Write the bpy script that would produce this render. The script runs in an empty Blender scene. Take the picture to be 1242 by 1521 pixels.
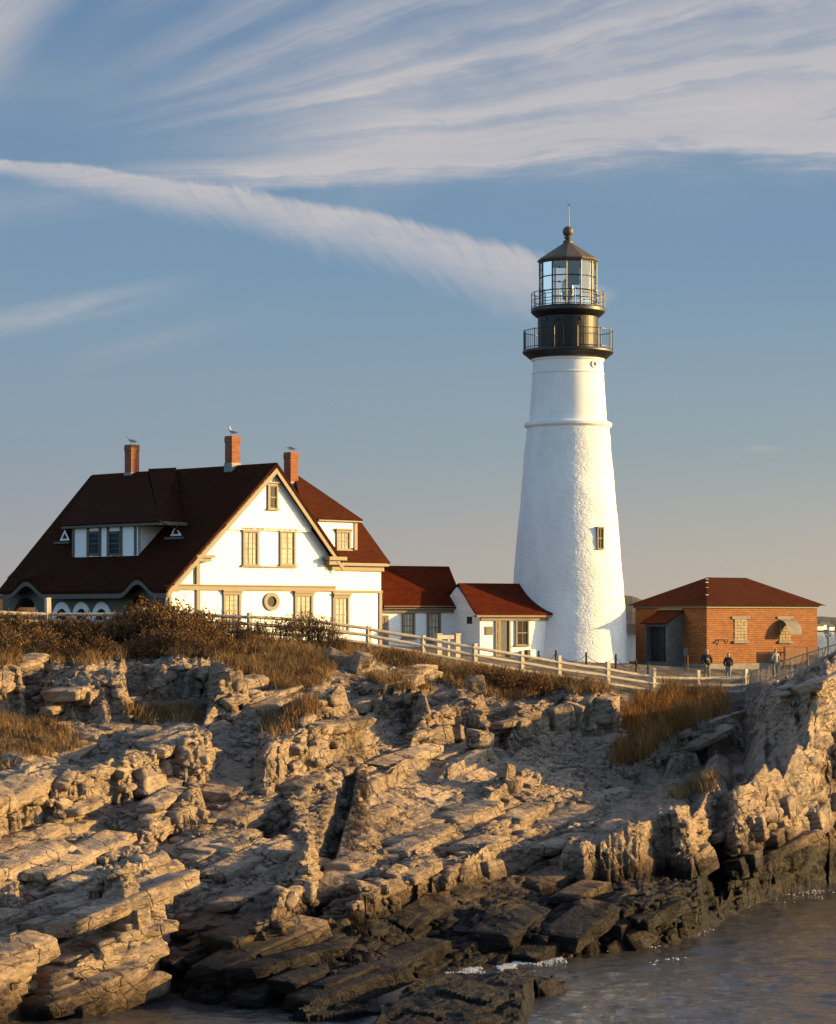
import bpy, bmesh, math, random
import numpy as np
from mathutils import Vector, Matrix
random.seed(7)
rng = np.random.default_rng(11)
SC = bpy.context.scene
COL = SC.collection
F = 3700.0; CX = 621.0; HZ = 918.0; CAMZ = 11.0
R = math.radians
# ------------------------------------------------------------------ surveying helpers (bearing + distance -> world point)
def P(px, py, Y):
    return Vector(((px-CX)/F*Y, Y, CAMZ-(py-HZ)/F*Y))
def zat(py, Y): return CAMZ-(py-HZ)/F*Y
def xat(px, Y): return (px-CX)/F*Y

class Facade:
    """vertical plane through O with horizontal axis h and outward normal n; (s, z, o)"""
    def __init__(self, px, Y, deg, flip=False):
        self.O = Vector((xat(px, Y), Y, 0))
        a = R(deg)
        if not flip:
            self.h = Vector((math.cos(a), math.sin(a), 0)); self.n = Vector((math.sin(a), -math.cos(a), 0))
        else:       # the wall going back-left from the same corner
            self.h = Vector((-math.sin(a), math.cos(a), 0)); self.n = Vector((-math.cos(a), -math.sin(a), 0))
    def p(self, s, z, o=0.0):
        q = self.O+self.h*s+self.n*o
        return Vector((q.x, q.y, z))
    def inv(self, px, py, o=0.0):
        d = Vector(((px-CX)/F, 1.0, 0))
        Oo = self.O+self.n*o
        t = Oo.dot(self.n)/d.dot(self.n)
        q = d*t
        return (q-Oo).dot(self.h), CAMZ-(py-HZ)/F*t

# ------------------------------------------------------------------ mesh builder
LOC = {}
class MB:
    def __init__(self): self.v = []; self.f = []; self.marks = []
    def add(self, vs, fs):
        n = len(self.v); self.marks.append((n, len(self.f))); self.v += [tuple(q) for q in vs]; self.f += [tuple(i+n for i in f) for f in fs]; return self
    def quad(self, a, b, c, d): return self.add([a, b, c, d], [(0, 1, 2, 3)])
    def hexa(self, lo, hi):
        n = len(lo)
        fs = [tuple(range(n-1, -1, -1)), tuple(range(n, 2*n))]+[(i, (i+1) % n, n+(i+1) % n, n+i) for i in range(n)]
        return self.add(list(lo)+list(hi), fs)
    def box(self, fc, s0, s1, z0, z1, o0, o1):
        return self.hexa([fc.p(s0, z0, o0), fc.p(s1, z0, o0), fc.p(s1, z0, o1), fc.p(s0, z0, o1)],
                         [fc.p(s0, z1, o0), fc.p(s1, z1, o0), fc.p(s1, z1, o1), fc.p(s0, z1, o1)])
    def slab(self, poly, vec):
        return self.hexa([Vector(q) for q in poly], [Vector(q)+vec for q in poly])
    def poly(self, fc, pts, o0, o1):       # pts (s,z) extruded between outward offsets
        return self.hexa([fc.p(s, z, o0) for s, z in pts], [fc.p(s, z, o1) for s, z in pts])
    def tube(self, a, b, r, n=8, r2=None):
        a = Vector(a); b = Vector(b); d = (b-a).normalized(); r2 = r if r2 is None else r2
        x = d.orthogonal().normalized(); y = d.cross(x)
        lo = [a+(x*math.cos(2*math.pi*i/n)+y*math.sin(2*math.pi*i/n))*r for i in range(n)]
        hi = [b+(x*math.cos(2*math.pi*i/n)+y*math.sin(2*math.pi*i/n))*r2 for i in range(n)]
        return self.hexa(lo, hi)
    def path(self, pts, r, n=6):
        for i in range(len(pts)-1): self.tube(pts[i], pts[i+1], r, n)
        return self
    def lathe(self, c, prof, n=64, a0=0.0, caps=True):
        c = Vector(c); vs = []; fs = []
        for r, z in prof:
            for i in range(n):
                t = a0+2*math.pi*i/n
                vs.append((c.x+r*math.sin(t), c.y-r*math.cos(t), z))
        for k in range(len(prof)-1):
            for i in range(n):
                j = (i+1) % n
                fs.append((k*n+i, k*n+j, (k+1)*n+j, (k+1)*n+i))
        if caps:
            fs.append(tuple(range(n-1, -1, -1))); fs.append(tuple((len(prof)-1)*n+i for i in range(n)))
        return self.add(vs, fs)
    def grid(self, rows):
        n = len(rows[0]); vs = [q for r in rows for q in r]
        fs = [(i*n+j, i*n+j+1, (i+1)*n+j+1, (i+1)*n+j) for i in range(len(rows)-1) for j in range(n-1)]
        return self.add(vs, fs)
    def build_each(self, name, mat, parent, **kw):      # every added piece becomes a part of its own
        ends = self.marks[1:]+[(len(self.v), len(self.f))]; out = []
        for (v0, f0), (v1, f1) in zip(self.marks, ends):
            m = MB(); m.v = self.v[v0:v1]; m.f = [tuple(i-v0 for i in f) for f in self.f[f0:f1]]; out.append(m.build(name, mat, parent, **kw))
        return out
    def build(self, name, mat, parent=None, loc=None, smooth=False, weld=False):
        me = bpy.data.meshes.new(name)
        if parent is not None: L = LOC[parent.name]
        elif loc is not None: L = Vector(loc)
        else: L = Vector((0, 0, 0))
        me.from_pydata([(x-L.x, y-L.y, z-L.z) for x, y, z in self.v], [], self.f)
        bm = bmesh.new(); bm.from_mesh(me)
        if weld: bmesh.ops.remove_doubles(bm, verts=bm.verts, dist=1e-4)
        bmesh.ops.recalc_face_normals(bm, faces=bm.faces)
        bm.to_mesh(me); bm.free()
        me.materials.append(mat)
        if smooth:
            me.polygons.foreach_set('use_smooth', [True]*len(me.polygons))
        ob = bpy.data.objects.new(name, me); COL.objects.link(ob)
        if parent is not None: ob.parent = parent
        else: ob.location = L
        LOC[ob.name] = L
        return ob

def thing(name, label, cat, loc, group=None):
    o = bpy.data.objects.new(name, None); COL.objects.link(o)
    o.empty_display_size = 0.3
    o.location = loc; LOC[o.name] = Vector(loc)
    return tag(o, label, cat, group)
def tag(o, label=None, cat=None, group=None, kind=None):
    if label: o['label'] = label
    if cat: o['category'] = cat
    if group: o['group'] = group
    if kind: o['kind'] = kind
    return o
def raw_mesh(name, V, Fq, mat, attrs=None, smooth=False):
    me = bpy.data.meshes.new(name)
    V = np.asarray(V, np.float32); Fq = np.asarray(Fq, np.int32); k = Fq.shape[1]
    me.vertices.add(len(V)); me.vertices.foreach_set('co', V.ravel())
    me.loops.add(Fq.size); me.loops.foreach_set('vertex_index', Fq.ravel())
    me.polygons.add(len(Fq)); me.polygons.foreach_set('loop_start', np.arange(0, Fq.size, k, dtype=np.int32))
    me.polygons.foreach_set('loop_total', np.full(len(Fq), k, np.int32))
    if smooth: me.polygons.foreach_set('use_smooth', np.ones(len(Fq), bool))
    for an, av in (attrs or {}).items():
        at = me.attributes.new(an, 'FLOAT', 'POINT'); at.data.foreach_set('value', np.asarray(av, np.float32).ravel())
    me.update(calc_edges=True)
    me.materials.append(mat)
    ob = bpy.data.objects.new(name, me); COL.objects.link(ob); LOC[ob.name] = Vector((0, 0, 0))
    return ob

# ------------------------------------------------------------------ node helpers
class NT:
    def __init__(self, tree): self.t = tree
    def n(self, typ, **kw):
        nd = self.t.nodes.new(typ)
        for k, v in kw.items(): setattr(nd, k, v)
        return nd
    def link(self, a, b): self.t.links.new(a, b)
    def val(self, x):
        return x if isinstance(x, E) else E(self, float(x))
class E:
    def __init__(self, nt, s): self.nt = nt; self.s = s
    def _op(self, op, *others, clamp=False):
        nd = self.nt.n('ShaderNodeMath', operation=op, use_clamp=clamp)
        for i, x in enumerate((self,)+others):
            s = x.s if isinstance(x, E) else x
            if isinstance(s, (int, float)): nd.inputs[i].default_value = s
            else: self.nt.link(s, nd.inputs[i])
        return E(self.nt, nd.outputs[0])
    def __add__(a, b): return a._op('ADD', b)
    __radd__ = __add__
    def __mul__(a, b): return a._op('MULTIPLY', b)
    __rmul__ = __mul__
    def __sub__(a, b): return a._op('SUBTRACT', b)
    def __rsub__(a, b): return E(a.nt, float(b))._op('SUBTRACT', a)
    def __truediv__(a, b): return a._op('DIVIDE', b)
    def atan2(a, b): return a._op('ARCTAN2', b)
    def sqrt(a): return a._op('SQRT')
    def mx(a, b): return a._op('MAXIMUM', b)
    def mn(a, b): return a._op('MINIMUM', b)
    def ab(a): return a._op('ABSOLUTE')
    def clamp(a): return a._op('ADD', 0.0, clamp=True)
    def sm(a, lo, hi):
        nd = a.nt.n('ShaderNodeMapRange', interpolation_type='SMOOTHSTEP')
        if hi < lo:
            nd.inputs[1].default_value = hi; nd.inputs[2].default_value = lo; nd.inputs[3].default_value = 1; nd.inputs[4].default_value = 0
        else:
            nd.inputs[1].default_value = lo; nd.inputs[2].default_value = hi
        a.nt.link(a.s, nd.inputs[0]); return E(a.nt, nd.outputs[0])
def noise(nt, vec, scale=1.0, detail=4, rough=0.55, dist=0.0, dim='3D'):
    nd = nt.n('ShaderNodeTexNoise', noise_dimensions=dim)
    nd.inputs['Scale'].default_value = scale; nd.inputs['Detail'].default_value = detail
    nd.inputs['Roughness'].default_value = rough; nd.inputs['Distortion'].default_value = dist
    if vec is not None: nt.link(vec, nd.inputs['Vector'])
    return E(nt, nd.outputs[0])
def comb(nt, x, y, z=0.0):
    nd = nt.n('ShaderNodeCombineXYZ')
    for i, q in enumerate((x, y, z)):
        if isinstance(q, E): nt.link(q.s, nd.inputs[i])
        else: nd.inputs[i].default_value = q
    return nd.outputs[0]
def mixc(nt, fac, a, b):
    nd = nt.n('ShaderNodeMix', data_type='RGBA')
    for s, q in ((nd.inputs[0], fac), (nd.inputs[6], a), (nd.inputs[7], b)):
        if isinstance(q, E): nt.link(q.s, s)
        elif isinstance(q, (int, float)): s.default_value = q
        elif isinstance(q, tuple): s.default_value = (*q, 1.0) if len(q) == 3 else q
        else: nt.link(q, s)
    return nd.outputs[2]
def ramp(nt, fac, stops):
    nd = nt.n('ShaderNodeValToRGB'); cr = nd.color_ramp
    while len(cr.elements) < len(stops): cr.elements.new(0.5)
    for e, (p, c) in zip(cr.elements, stops): e.position = p; e.color = (*c, 1)
    nt.link(fac.s if isinstance(fac, E) else fac, nd.inputs[0]); return nd.outputs[0]
def new_mat(name):
    m = bpy.data.materials.new(name); m.use_nodes = True
    nt = NT(m.node_tree); b = m.node_tree.nodes['Principled BSDF']
    return m, nt, b
def coords(nt, scale=(1, 1, 1), rot=(0, 0, 0), src='Position'):
    if src == 'Position': s = nt.n('ShaderNodeNewGeometry').outputs['Position']
    else: s = nt.n('ShaderNodeTexCoord').outputs['Object']
    mp = nt.n('ShaderNodeMapping'); mp.inputs['Scale'].default_value = scale; mp.inputs['Rotation'].default_value = rot
    nt.link(s, mp.inputs[0]); return mp.outputs[0]
def bump(nt, b, h, strength, dist, chain=None):
    nd = nt.n('ShaderNodeBump'); nd.inputs['Strength'].default_value = strength; nd.inputs['Distance'].default_value = dist
    nt.link(h.s if isinstance(h, E) else h, nd.inputs['Height'])
    if chain is not None: nt.link(chain, nd.inputs['Normal'])
    if b is not None: nt.link(nd.outputs[0], b.inputs['Normal'])
    return nd.outputs[0]
def simple(name, col, rough=0.6, var=0.15, scale=3.0, bmp=0.0, metal=0.0, spec=0.5, src='Position'):
    m, nt, b = new_mat(name)
    v = coords(nt, src=src)
    n = noise(nt, v, scale, 5, 0.6)
    d = tuple(max(0, c*(1-var)) for c in col); l = tuple(min(1, c*(1+var)) for c in col)
    nt.link(ramp(nt, n, [(0.3, d), (0.7, l)]), b.inputs['Base Color'])
    b.inputs['Roughness'].default_value = rough; b.inputs['Metallic'].default_value = metal
    b.inputs['Specular IOR Level'].default_value = spec
    if bmp: bump(nt, b, noise(nt, v, scale*6, 4, 0.6), bmp, 0.02)
    return m

# ------------------------------------------------------------------ materials
M = {}
def mat_white_wood():
    m, nt, b = new_mat('white_clapboard')
    g = nt.n('ShaderNodeNewGeometry').outputs['Position']
    sp = nt.n('ShaderNodeSeparateXYZ'); nt.link(g, sp.inputs[0])
    z = E(nt, sp.outputs[2])
    saw = (z/0.125)._op('FRACT')
    n = noise(nt, coords(nt, (1, 1, 6)), 1.2, 4, 0.6)
    nt.link(ramp(nt, n, [(0.3, (0.70, 0.69, 0.67)), (0.7, (0.82, 0.81, 0.79))]), b.inputs['Base Color'])
    b.inputs['Roughness'].default_value = 0.5
    bump(nt, b, (1.0-saw)+noise(nt, coords(nt), 30, 2)*0.15, 0.5, 0.02)
    return m
M['white'] = mat_white_wood()
M['taupe'] = simple('taupe_trim_paint', (0.165, 0.115, 0.072), 0.55, 0.08, 2.0)
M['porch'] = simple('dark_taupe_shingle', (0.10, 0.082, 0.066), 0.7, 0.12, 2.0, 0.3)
M['white_paint'] = simple('white_paint', (0.80, 0.79, 0.77), 0.5, 0.03, 3.0)
def mat_shingle(name, c1, c2):
    m, nt, b = new_mat(name)
    g = nt.n('ShaderNodeNewGeometry').outputs['Position']
    sp = nt.n('ShaderNodeSeparateXYZ'); nt.link(g, sp.inputs[0])
    x, y, z = (E(nt, sp.outputs[i]) for i in range(3))
    row = (z/0.11)._op('FLOOR'); fr = (z/0.11)._op('FRACT')
    u = x*0.72+y*0.69
    cell = nt.n('ShaderNodeTexWhiteNoise', noise_dimensions='3D')
    nt.link(comb(nt, (u/0.3+row*0.37)._op('FLOOR'), row, ((x*0.69-y*0.72)/0.3)._op('FLOOR')), cell.inputs['Vector'])
    w = E(nt, cell.outputs['Value'])
    n = noise(nt, coords(nt), 0.5, 5, 0.65)
    c = ramp(nt, n*0.6+w*0.4, [(0.2, c1), (0.8, c2)])
    nt.link(c, b.inputs['Base Color']); b.inputs['Roughness'].default_value = 0.95; b.inputs['Specular IOR Level'].default_value = 0.04
    bump(nt, b, (1.0-fr)*0.7+w*0.3, 0.4, 0.03)
    return m
M['roof'] = mat_shingle('red_shingle_shade_tone', (0.024, 0.0085, 0.0045), (0.046, 0.0135, 0.0062))  # main house shingle, darkened in the colour itself to stand for shade
M['roof_sun_tone'] = mat_shingle('red_shingle_sun_tone', (0.052, 0.0095, 0.0034), (0.098, 0.0165, 0.0055))  # link and entry copy of that shingle, sunlight put into the colour
M['roof2'] = mat_shingle('brown_red_shingle', (0.045, 0.013, 0.006), (0.075, 0.020, 0.009))
def mat_brick(name, c1, c2, cm, fcs):
    m, nt, b = new_mat(name)
    g = nt.n('ShaderNodeNewGeometry').outputs['Position']
    vm = nt.n('ShaderNodeVectorMath', operation='DOT_PRODUCT'); nt.link(g, vm.inputs[0]); vm.inputs[1].default_value = tuple(fcs.h+fcs.n)
    sp = nt.n('ShaderNodeSeparateXYZ'); nt.link(g, sp.inputs[0])
    br = nt.n('ShaderNodeTexBrick'); nt.link(comb(nt, E(nt, vm.outputs['Value']), E(nt, sp.outputs[2])), br.inputs['Vector'])
    br.inputs['Color1'].default_value = (*c1, 1); br.inputs['Color2'].default_value = (*c2, 1); br.inputs['Mortar'].default_value = (*cm, 1)
    br.inputs['Scale'].default_value = 1.0; br.inputs['Brick Width'].default_value = 0.26; br.inputs['Row Height'].default_value = 0.13; br.inputs['Mortar Size'].default_value = 0.014
    n = noise(nt, coords(nt, (1, 1, 3)), 1.1, 5, 0.65)
    nt.link(mixc(nt, n.sm(0.35, 0.75)*0.5, br.outputs['Color'], tuple(0.45*q for q in c1)), b.inputs['Base Color'])
    b.inputs['Roughness'].default_value = 0.85
    bump(nt, b, 1.0-E(nt, br.outputs['Fac']), 0.6, 0.02)
    return m
M['chimney'] = mat_brick('chimney_brick', (0.34, 0.10, 0.032), (0.24, 0.065, 0.024), (0.18, 0.10, 0.06), Facade(250, 131.5, 45))
M['concrete'] = simple('weathered_concrete', (0.20, 0.175, 0.145), 0.85, 0.2, 2.5, 0.3)
M['flashing'] = simple('lead_flashing', (0.20, 0.19, 0.18), 0.6, 0.25, 4.0)
M['dark_door'] = simple('dark_painted_door', (0.025, 0.022, 0.022), 0.5, 0.2, 3.0)
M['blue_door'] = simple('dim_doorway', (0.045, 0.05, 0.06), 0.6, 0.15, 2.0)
M['grey_wall'] = simple('grey_painted_wood', (0.11, 0.107, 0.10), 0.75, 0.25, 3.0, 0.3)
M['black'] = simple('black_iron_paint', (0.012, 0.011, 0.010), 0.45, 0.3, 4.0)
M['plaque'] = simple('bronze_plaque', (0.10, 0.065, 0.03), 0.5, 0.2, 5.0)
M['metal'] = simple('galvanised_metal', (0.26, 0.24, 0.21), 0.6, 0.25, 6.0)
M['rust'] = simple('rusty_metal', (0.17, 0.07, 0.03), 0.8, 0.3, 8.0)
M['stone_block'] = simple('pale_infill_block', (0.30, 0.23, 0.14), 0.85, 0.25, 6.0, 0.5)
def mat_pane(name, lo, hi, vertical=True):
    m, nt, b = new_mat(name)
    g = nt.n('ShaderNodeNewGeometry').outputs['Position']
    sp = nt.n('ShaderNodeSeparateXYZ'); nt.link(g, sp.inputs[0])
    u = E(nt, sp.outputs[0])*0.75+E(nt, sp.outputs[1])*0.65
    n = noise(nt, comb(nt, u*7.0, E(nt, sp.outputs[2])*0.5), 1.0, 3, 0.5)
    nt.link(ramp(nt, n, [(0.3, lo), (0.65, hi)]), b.inputs['Base Color'])
    b.inputs['Roughness'].default_value = 0.18; b.inputs['Specular IOR Level'].default_value = 0.12
    return m
M['pane_curtain'] = mat_pane('curtained_pane', (0.22, 0.185, 0.13), (0.60, 0.54, 0.43))
M['pane_dark'] = mat_pane('dark_pane', (0.012, 0.010, 0.009), (0.05, 0.04, 0.03))
def mat_oldwood():
    m, nt, b = new_mat('weathered_rail_wood')
    n = noise(nt, coords(nt, (2, 2, 2)), 2.0, 5, 0.65)
    nt.link(ramp(nt, n, [(0.25, (0.32, 0.25, 0.175)), (0.7, (0.54, 0.45, 0.34))]), b.inputs['Base Color'])
    b.inputs['Roughness'].default_value = 0.8
    bump(nt, b, noise(nt, coords(nt, (6, 6, 30)), 3, 3), 0.3, 0.01)
    return m
M['rail'] = mat_oldwood()
def mat_tower(rubble):
    m, nt, b = new_mat('whitewashed_rubble' if rubble else 'white_painted_iron')
    n = noise(nt, coords(nt, (1, 1, 0.5)), 0.9, 5, 0.6)
    c = ramp(nt, n, [(0.25, (0.68, 0.665, 0.64)), (0.65, (0.80, 0.79, 0.77))])
    st = noise(nt, coords(nt, (3, 3, 0.15)), 1.5, 4, 0.6).sm(0.62, 0.8)*0.35
    nt.link(mixc(nt, st, c, (0.50, 0.46, 0.40)), b.inputs['Base Color'])
    b.inputs['Roughness'].default_value = 0.7
    if rubble:
        v1 = nt.n('ShaderNodeTexVoronoi', feature='DISTANCE_TO_EDGE'); v1.inputs['Scale'].default_value = 3.4
        wn = nt.n('ShaderNodeTexNoise'); nt.link(coords(nt), wn.inputs[0]); wn.inputs['Scale'].default_value = 1.6
        nt.link(mixc(nt, 0.18, coords(nt, (1, 1, 1.7)), wn.outputs['Color']), v1.inputs['Vector'])
        h = E(nt, v1.outputs[0]).sm(0.0, 0.16)*0.8+noise(nt, coords(nt, (1, 1, 1.3)), 6.0, 5, 0.7)*0.9
        bump(nt, b, h, 0.38, 0.045)
    else:
        bump(nt, b, noise(nt, coords(nt), 3.0, 4, 0.6), 0.25, 0.02)
    return m
M['rubble'] = mat_tower(True); M['tower_smooth'] = mat_tower(False)
def mat_watch():
    m, nt, b = new_mat('black_glossy_iron')
    n = noise(nt, coords(nt, (1, 1, 0.6)), 2.2, 5, 0.65)
    nt.link(mixc(nt, n.sm(0.55, 0.7)*0.7, (0.012, 0.010, 0.009), (0.10, 0.045, 0.015)), b.inputs['Base Color'])
    b.inputs['Roughness'].default_value = 0.42; b.inputs['Specular IOR Level'].default_value = 0.3
    bump(nt, b, noise(nt, coords(nt), 6.0, 4, 0.6), 0.4, 0.02)
    return m
M['watch'] = mat_watch()
M['lantern_roof'] = simple('lantern_roof_metal', (0.075, 0.06, 0.045), 0.55, 0.2, 3.0)
def mat_glass():
    m = bpy.data.materials.new('lantern_glass'); m.use_nodes = True
    nt = NT(m.node_tree); out = m.node_tree.nodes['Material Output']; m.node_tree.nodes.remove(m.node_tree.nodes['Principled BSDF'])
    tr = nt.n('ShaderNodeBsdfTransparent'); tr.inputs[0].default_value = (0.97, 0.98, 0.98, 1)
    gl = nt.n('ShaderNodeBsdfGlossy'); gl.inputs['Roughness'].default_value = 0.03
    fr = nt.n('ShaderNodeFresnel'); fr.inputs[0].default_value = 1.45
    mx = nt.n('ShaderNodeMixShader'); nt.link((E(nt, fr.outputs[0])+0.06).s, mx.inputs[0])
    nt.link(tr.outputs[0], mx.inputs[1]); nt.link(gl.outputs[0], mx.inputs[2]); nt.link(mx.outputs[0], out.inputs[0])
    return m
M['glass'] = mat_glass()
M['blind'] = simple('pale_blind_fabric', (0.30, 0.24, 0.16), 0.8, 0.15, 5.0)
M['curtain_grey'] = simple('grey_curtain', (0.12, 0.115, 0.11), 0.7, 0.3, 4.0)
M['lens'] = simple('lens_optic', (0.30, 0.31, 0.32), 0.12, 0.2, 6.0, 0, 0.3)
M['path'] = simple('pale_gravel', (0.15, 0.13, 0.105), 0.95, 0.2, 1.2, 0.4)
M['gull_white'] = simple('gull_white_feathers', (0.6, 0.59, 0.57), 0.7, 0.08, 10)
M['gull_grey'] = simple('gull_grey_feathers', (0.30, 0.31, 0.33), 0.7, 0.12, 10)
M['gull_bill'] = simple('gull_yellow', (0.55, 0.32, 0.05), 0.5, 0.1, 10)
M['skin'] = simple('skin', (0.36, 0.21, 0.14), 0.5, 0.06, 12)
M['jacket_black'] = simple('black_cloth', (0.012, 0.012, 0.013), 0.8, 0.3, 12, 0.2)
M['jacket_brown'] = simple('dark_brown_cloth', (0.022, 0.014, 0.010), 0.8, 0.3, 12, 0.2)
M['khaki'] = simple('khaki_cloth', (0.24, 0.185, 0.12), 0.8, 0.12, 12, 0.2)
M['denim'] = simple('pale_denim', (0.20, 0.205, 0.225), 0.8, 0.15, 12, 0.2)
M['pale_cloth'] = simple('pale_grey_cloth', (0.22, 0.20, 0.18), 0.8, 0.12, 12, 0.2)
M['hair_grey'] = simple('grey_hair', (0.20, 0.17, 0.14), 0.7, 0.2, 20)
M['hair_brown'] = simple('auburn_hair', (0.10, 0.035, 0.015), 0.6, 0.2, 20)
M['shoe'] = simple('dark_leather', (0.03, 0.02, 0.015), 0.5, 0.2, 10)
M['eye'] = simple('dark_eye', (0.01, 0.008, 0.007), 0.2, 0.1, 10)

def mat_rock():
    m, nt, b = new_mat('layered_schist')
    geo = nt.n('ShaderNodeNewGeometry'); pos = geo.outputs['Position']
    sp = nt.n('ShaderNodeSeparateXYZ'); nt.link(pos, sp.inputs[0]); z = E(nt, sp.outputs[2])
    big = noise(nt, pos, 0.16, 5, 0.6)
    # bedding: along n=(.87,-.49) dipping; stretched along strike
    bed = coords(nt, (1.0, 1.0, 1.0), (0, R(14), R(-29)))
    mp = nt.n('ShaderNodeMapping'); mp.inputs['Scale'].default_value = (0.9, 0.12, 2.6); nt.link(bed, mp.inputs[0])
    lay = noise(nt, mp.outputs[0], 3.2, 8, 0.68, 0.5)
    wn_ = noise(nt, pos, 0.9, 3, 0.55); wm = noise(nt, pos, 2.3, 3, 0.6)
    sb = nt.n('ShaderNodeSeparateXYZ'); nt.link(bed, sb.inputs[0]); bs, bt, bw = (E(nt, sb.outputs[i]) for i in range(3))
    def lines(co, period, width, gate):
        fr = ((co+wn_*1.1)/period)._op('FRACT'); d = (fr-0.5).ab()*period
        return (1.0-d.sm(0.0, width))*gate
    g1 = noise(nt, pos, 0.7, 2, 0.5).sm(0.48, 0.56); g2 = noise(nt, pos, 0.9, 2, 0.5).sm(0.50, 0.58)
    crack = 1.0-(lines(bw*1.0+bs*0.15, 0.62, 0.030, g1)+lines(bt*0.8+bs*0.5+bw*0.5, 1.25, 0.030, g2)+lines(bs+bw*0.7-bt*0.2, 0.9, 0.022, g1)+lines(bw*1.0-bs*0.05, 0.27, 0.016, g2)*0.8+lines(bs*0.9+bt*0.12, 2.1, 0.045, 1.0)).clamp()
    fine = noise(nt, pos, 6.0, 6, 0.7)
    base = ramp(nt, big*0.5+lay*0.5, [(0.30, (0.125, 0.088, 0.062)), (0.46, (0.30, 0.216, 0.150)), (0.64, (0.49, 0.372, 0.270))])
    base = mixc(nt, fine.sm(0.55, 0.75)*0.35, base, (0.095, 0.075, 0.056))
    rustm = noise(nt, pos, 0.45, 4, 0.6).sm(0.60, 0.72)*0.5
    base = mixc(nt, rustm, base, (0.15, 0.072, 0.028))
    base = mixc(nt, (1.0-crack)*0.85, base, (0.035, 0.027, 0.021))
    # tide-wet band
    wet = (z+ (noise(nt, pos, 0.22, 4, 0.6)-0.5)*1.8 + (lay-0.5)*0.6)
    at = nt.n('ShaderNodeAttribute', attribute_name='wet'); wa = E(nt, at.outputs['Fac'])
    wetf = (wet-wa).sm(0.35, -0.35)
    brownf = (wet-wa).sm(1.1, 0.1)*0.75
    base = mixc(nt, brownf, base, (0.055, 0.027, 0.012))
    wc = ramp(nt, noise(nt, pos, 1.8, 4, 0.6), [(0.35, (0.0028, 0.0023, 0.002)), (0.62, (0.0075, 0.0058, 0.0046)), (0.75, (0.032, 0.0155, 0.0065))])
    base = mixc(nt, wetf*0.93, base, wc)
    # soil
    a2 = nt.n('ShaderNodeAttribute', attribute_name='soil'); so = E(nt, a2.outputs['Fac'])
    soilc = ramp(nt, noise(nt, pos, 1.5, 5, 0.65), [(0.3, (0.025, 0.016, 0.009)), (0.7, (0.07, 0.045, 0.022))])
    base = mixc(nt, so, base, soilc)
    a3 = nt.n('ShaderNodeAttribute', attribute_name='pave'); pv = E(nt, a3.outputs['Fac'])
    pc = ramp(nt, noise(nt, pos, 0.8, 6, 0.7), [(0.3, (0.11, 0.092, 0.075)), (0.7, (0.17, 0.145, 0.12))])
    base = mixc(nt, pv, base, pc)
    nt.link(base, b.inputs['Base Color'])
    nt.link((0.82-wetf*0.22+0.0*so).s, b.inputs['Roughness'])
    b.inputs['Specular IOR Level'].default_value = 0.22
    def facets(scl, sc3, wob):
        mpf = nt.n('ShaderNodeMapping'); mpf.inputs['Scale'].default_value = sc3; nt.link(bed, mpf.inputs[0])
        dnf = nt.n('ShaderNodeTexNoise'); dnf.inputs['Scale'].default_value = scl*.8; dnf.inputs['Detail'].default_value = 2; nt.link(mpf.outputs[0], dnf.inputs[0])
        vin = mixc(nt, wob, mpf.outputs[0], dnf.outputs['Color'])
        v = nt.n('ShaderNodeTexVoronoi', feature='F1'); v.inputs['Scale'].default_value = scl; nt.link(vin, v.inputs['Vector'])
        d = nt.n('ShaderNodeVectorMath', operation='SUBTRACT'); nt.link(vin, d.inputs[0]); nt.link(v.outputs['Position'], d.inputs[1])
        c = nt.n('ShaderNodeVectorMath', operation='SUBTRACT'); nt.link(v.outputs['Color'], c.inputs[0]); c.inputs[1].default_value = (.5, .5, .5)
        k = nt.n('ShaderNodeVectorMath', operation='DOT_PRODUCT'); nt.link(d.outputs[0], k.inputs[0]); nt.link(c.outputs[0], k.inputs[1])
        sc_ = nt.n('ShaderNodeSeparateColor'); nt.link(v.outputs['Color'], sc_.inputs[0])
        return E(nt, k.outputs['Value']), E(nt, sc_.outputs[0])
    fa, ra = facets(1.3, (1.1, .40, 1.7), .10); fb, rb_ = facets(3.6, (1.1, .5, 1.6), .06); fc_, rc_ = facets(9.0, (1, .6, 1.3), .04)
    h = fa*1.35+ra*0.10+fb*0.9+rb_*0.05+fc_*0.40+rc_*0.012+lay*0.20+fine*0.03+crack*0.07
    bump(nt, b, h, 1.0, 1.0)
    return m
M['rock'] = mat_rock()
def mat_water():
    m, nt, b = new_mat('sea_water')
    b.inputs['Base Color'].default_value = (0.050, 0.047, 0.044, 1)
    b.inputs['Roughness'].default_value = 0.06; b.inputs['IOR'].default_value = 1.33
    v = coords(nt, (0.8, 1.25, 1))
    h = noise(nt, v, 0.9, 4, 0.6)*0.7+noise(nt, coords(nt, (0.7, 2.0, 1)), 3.2, 4, 0.6)*0.42+noise(nt, coords(nt, (0.8, 1.8, 1)), 11.0, 3, 0.6)*0.10
    bump(nt, b, h, 0.6, 0.15)
    return m
M['water'] = mat_water()
def mat_veg(name, lo, mid, hi, sc=0.9, trans=0.25):
    m, nt, b = new_mat(name)
    oi = nt.n('ShaderNodeObjectInfo')
    n = noise(nt, coords(nt), sc, 3, 0.6); n2 = noise(nt, coords(nt), 14.0, 2, 0.6)
    f = n*0.55+n2*0.45+(E(nt, oi.outputs['Random'])-0.5)*0.12
    nt.link(ramp(nt, f, [(0.32, lo), (0.5, mid), (0.68, hi)]), b.inputs['Base Color'])
    b.inputs['Roughness'].default_value = 0.85; b.inputs['Specular IOR Level'].default_value = 0.15
    return m
M['grass'] = mat_veg('dry_grass', (0.075, 0.039, 0.014), (0.185, 0.102, 0.038), (0.34, 0.22, 0.10))
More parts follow.
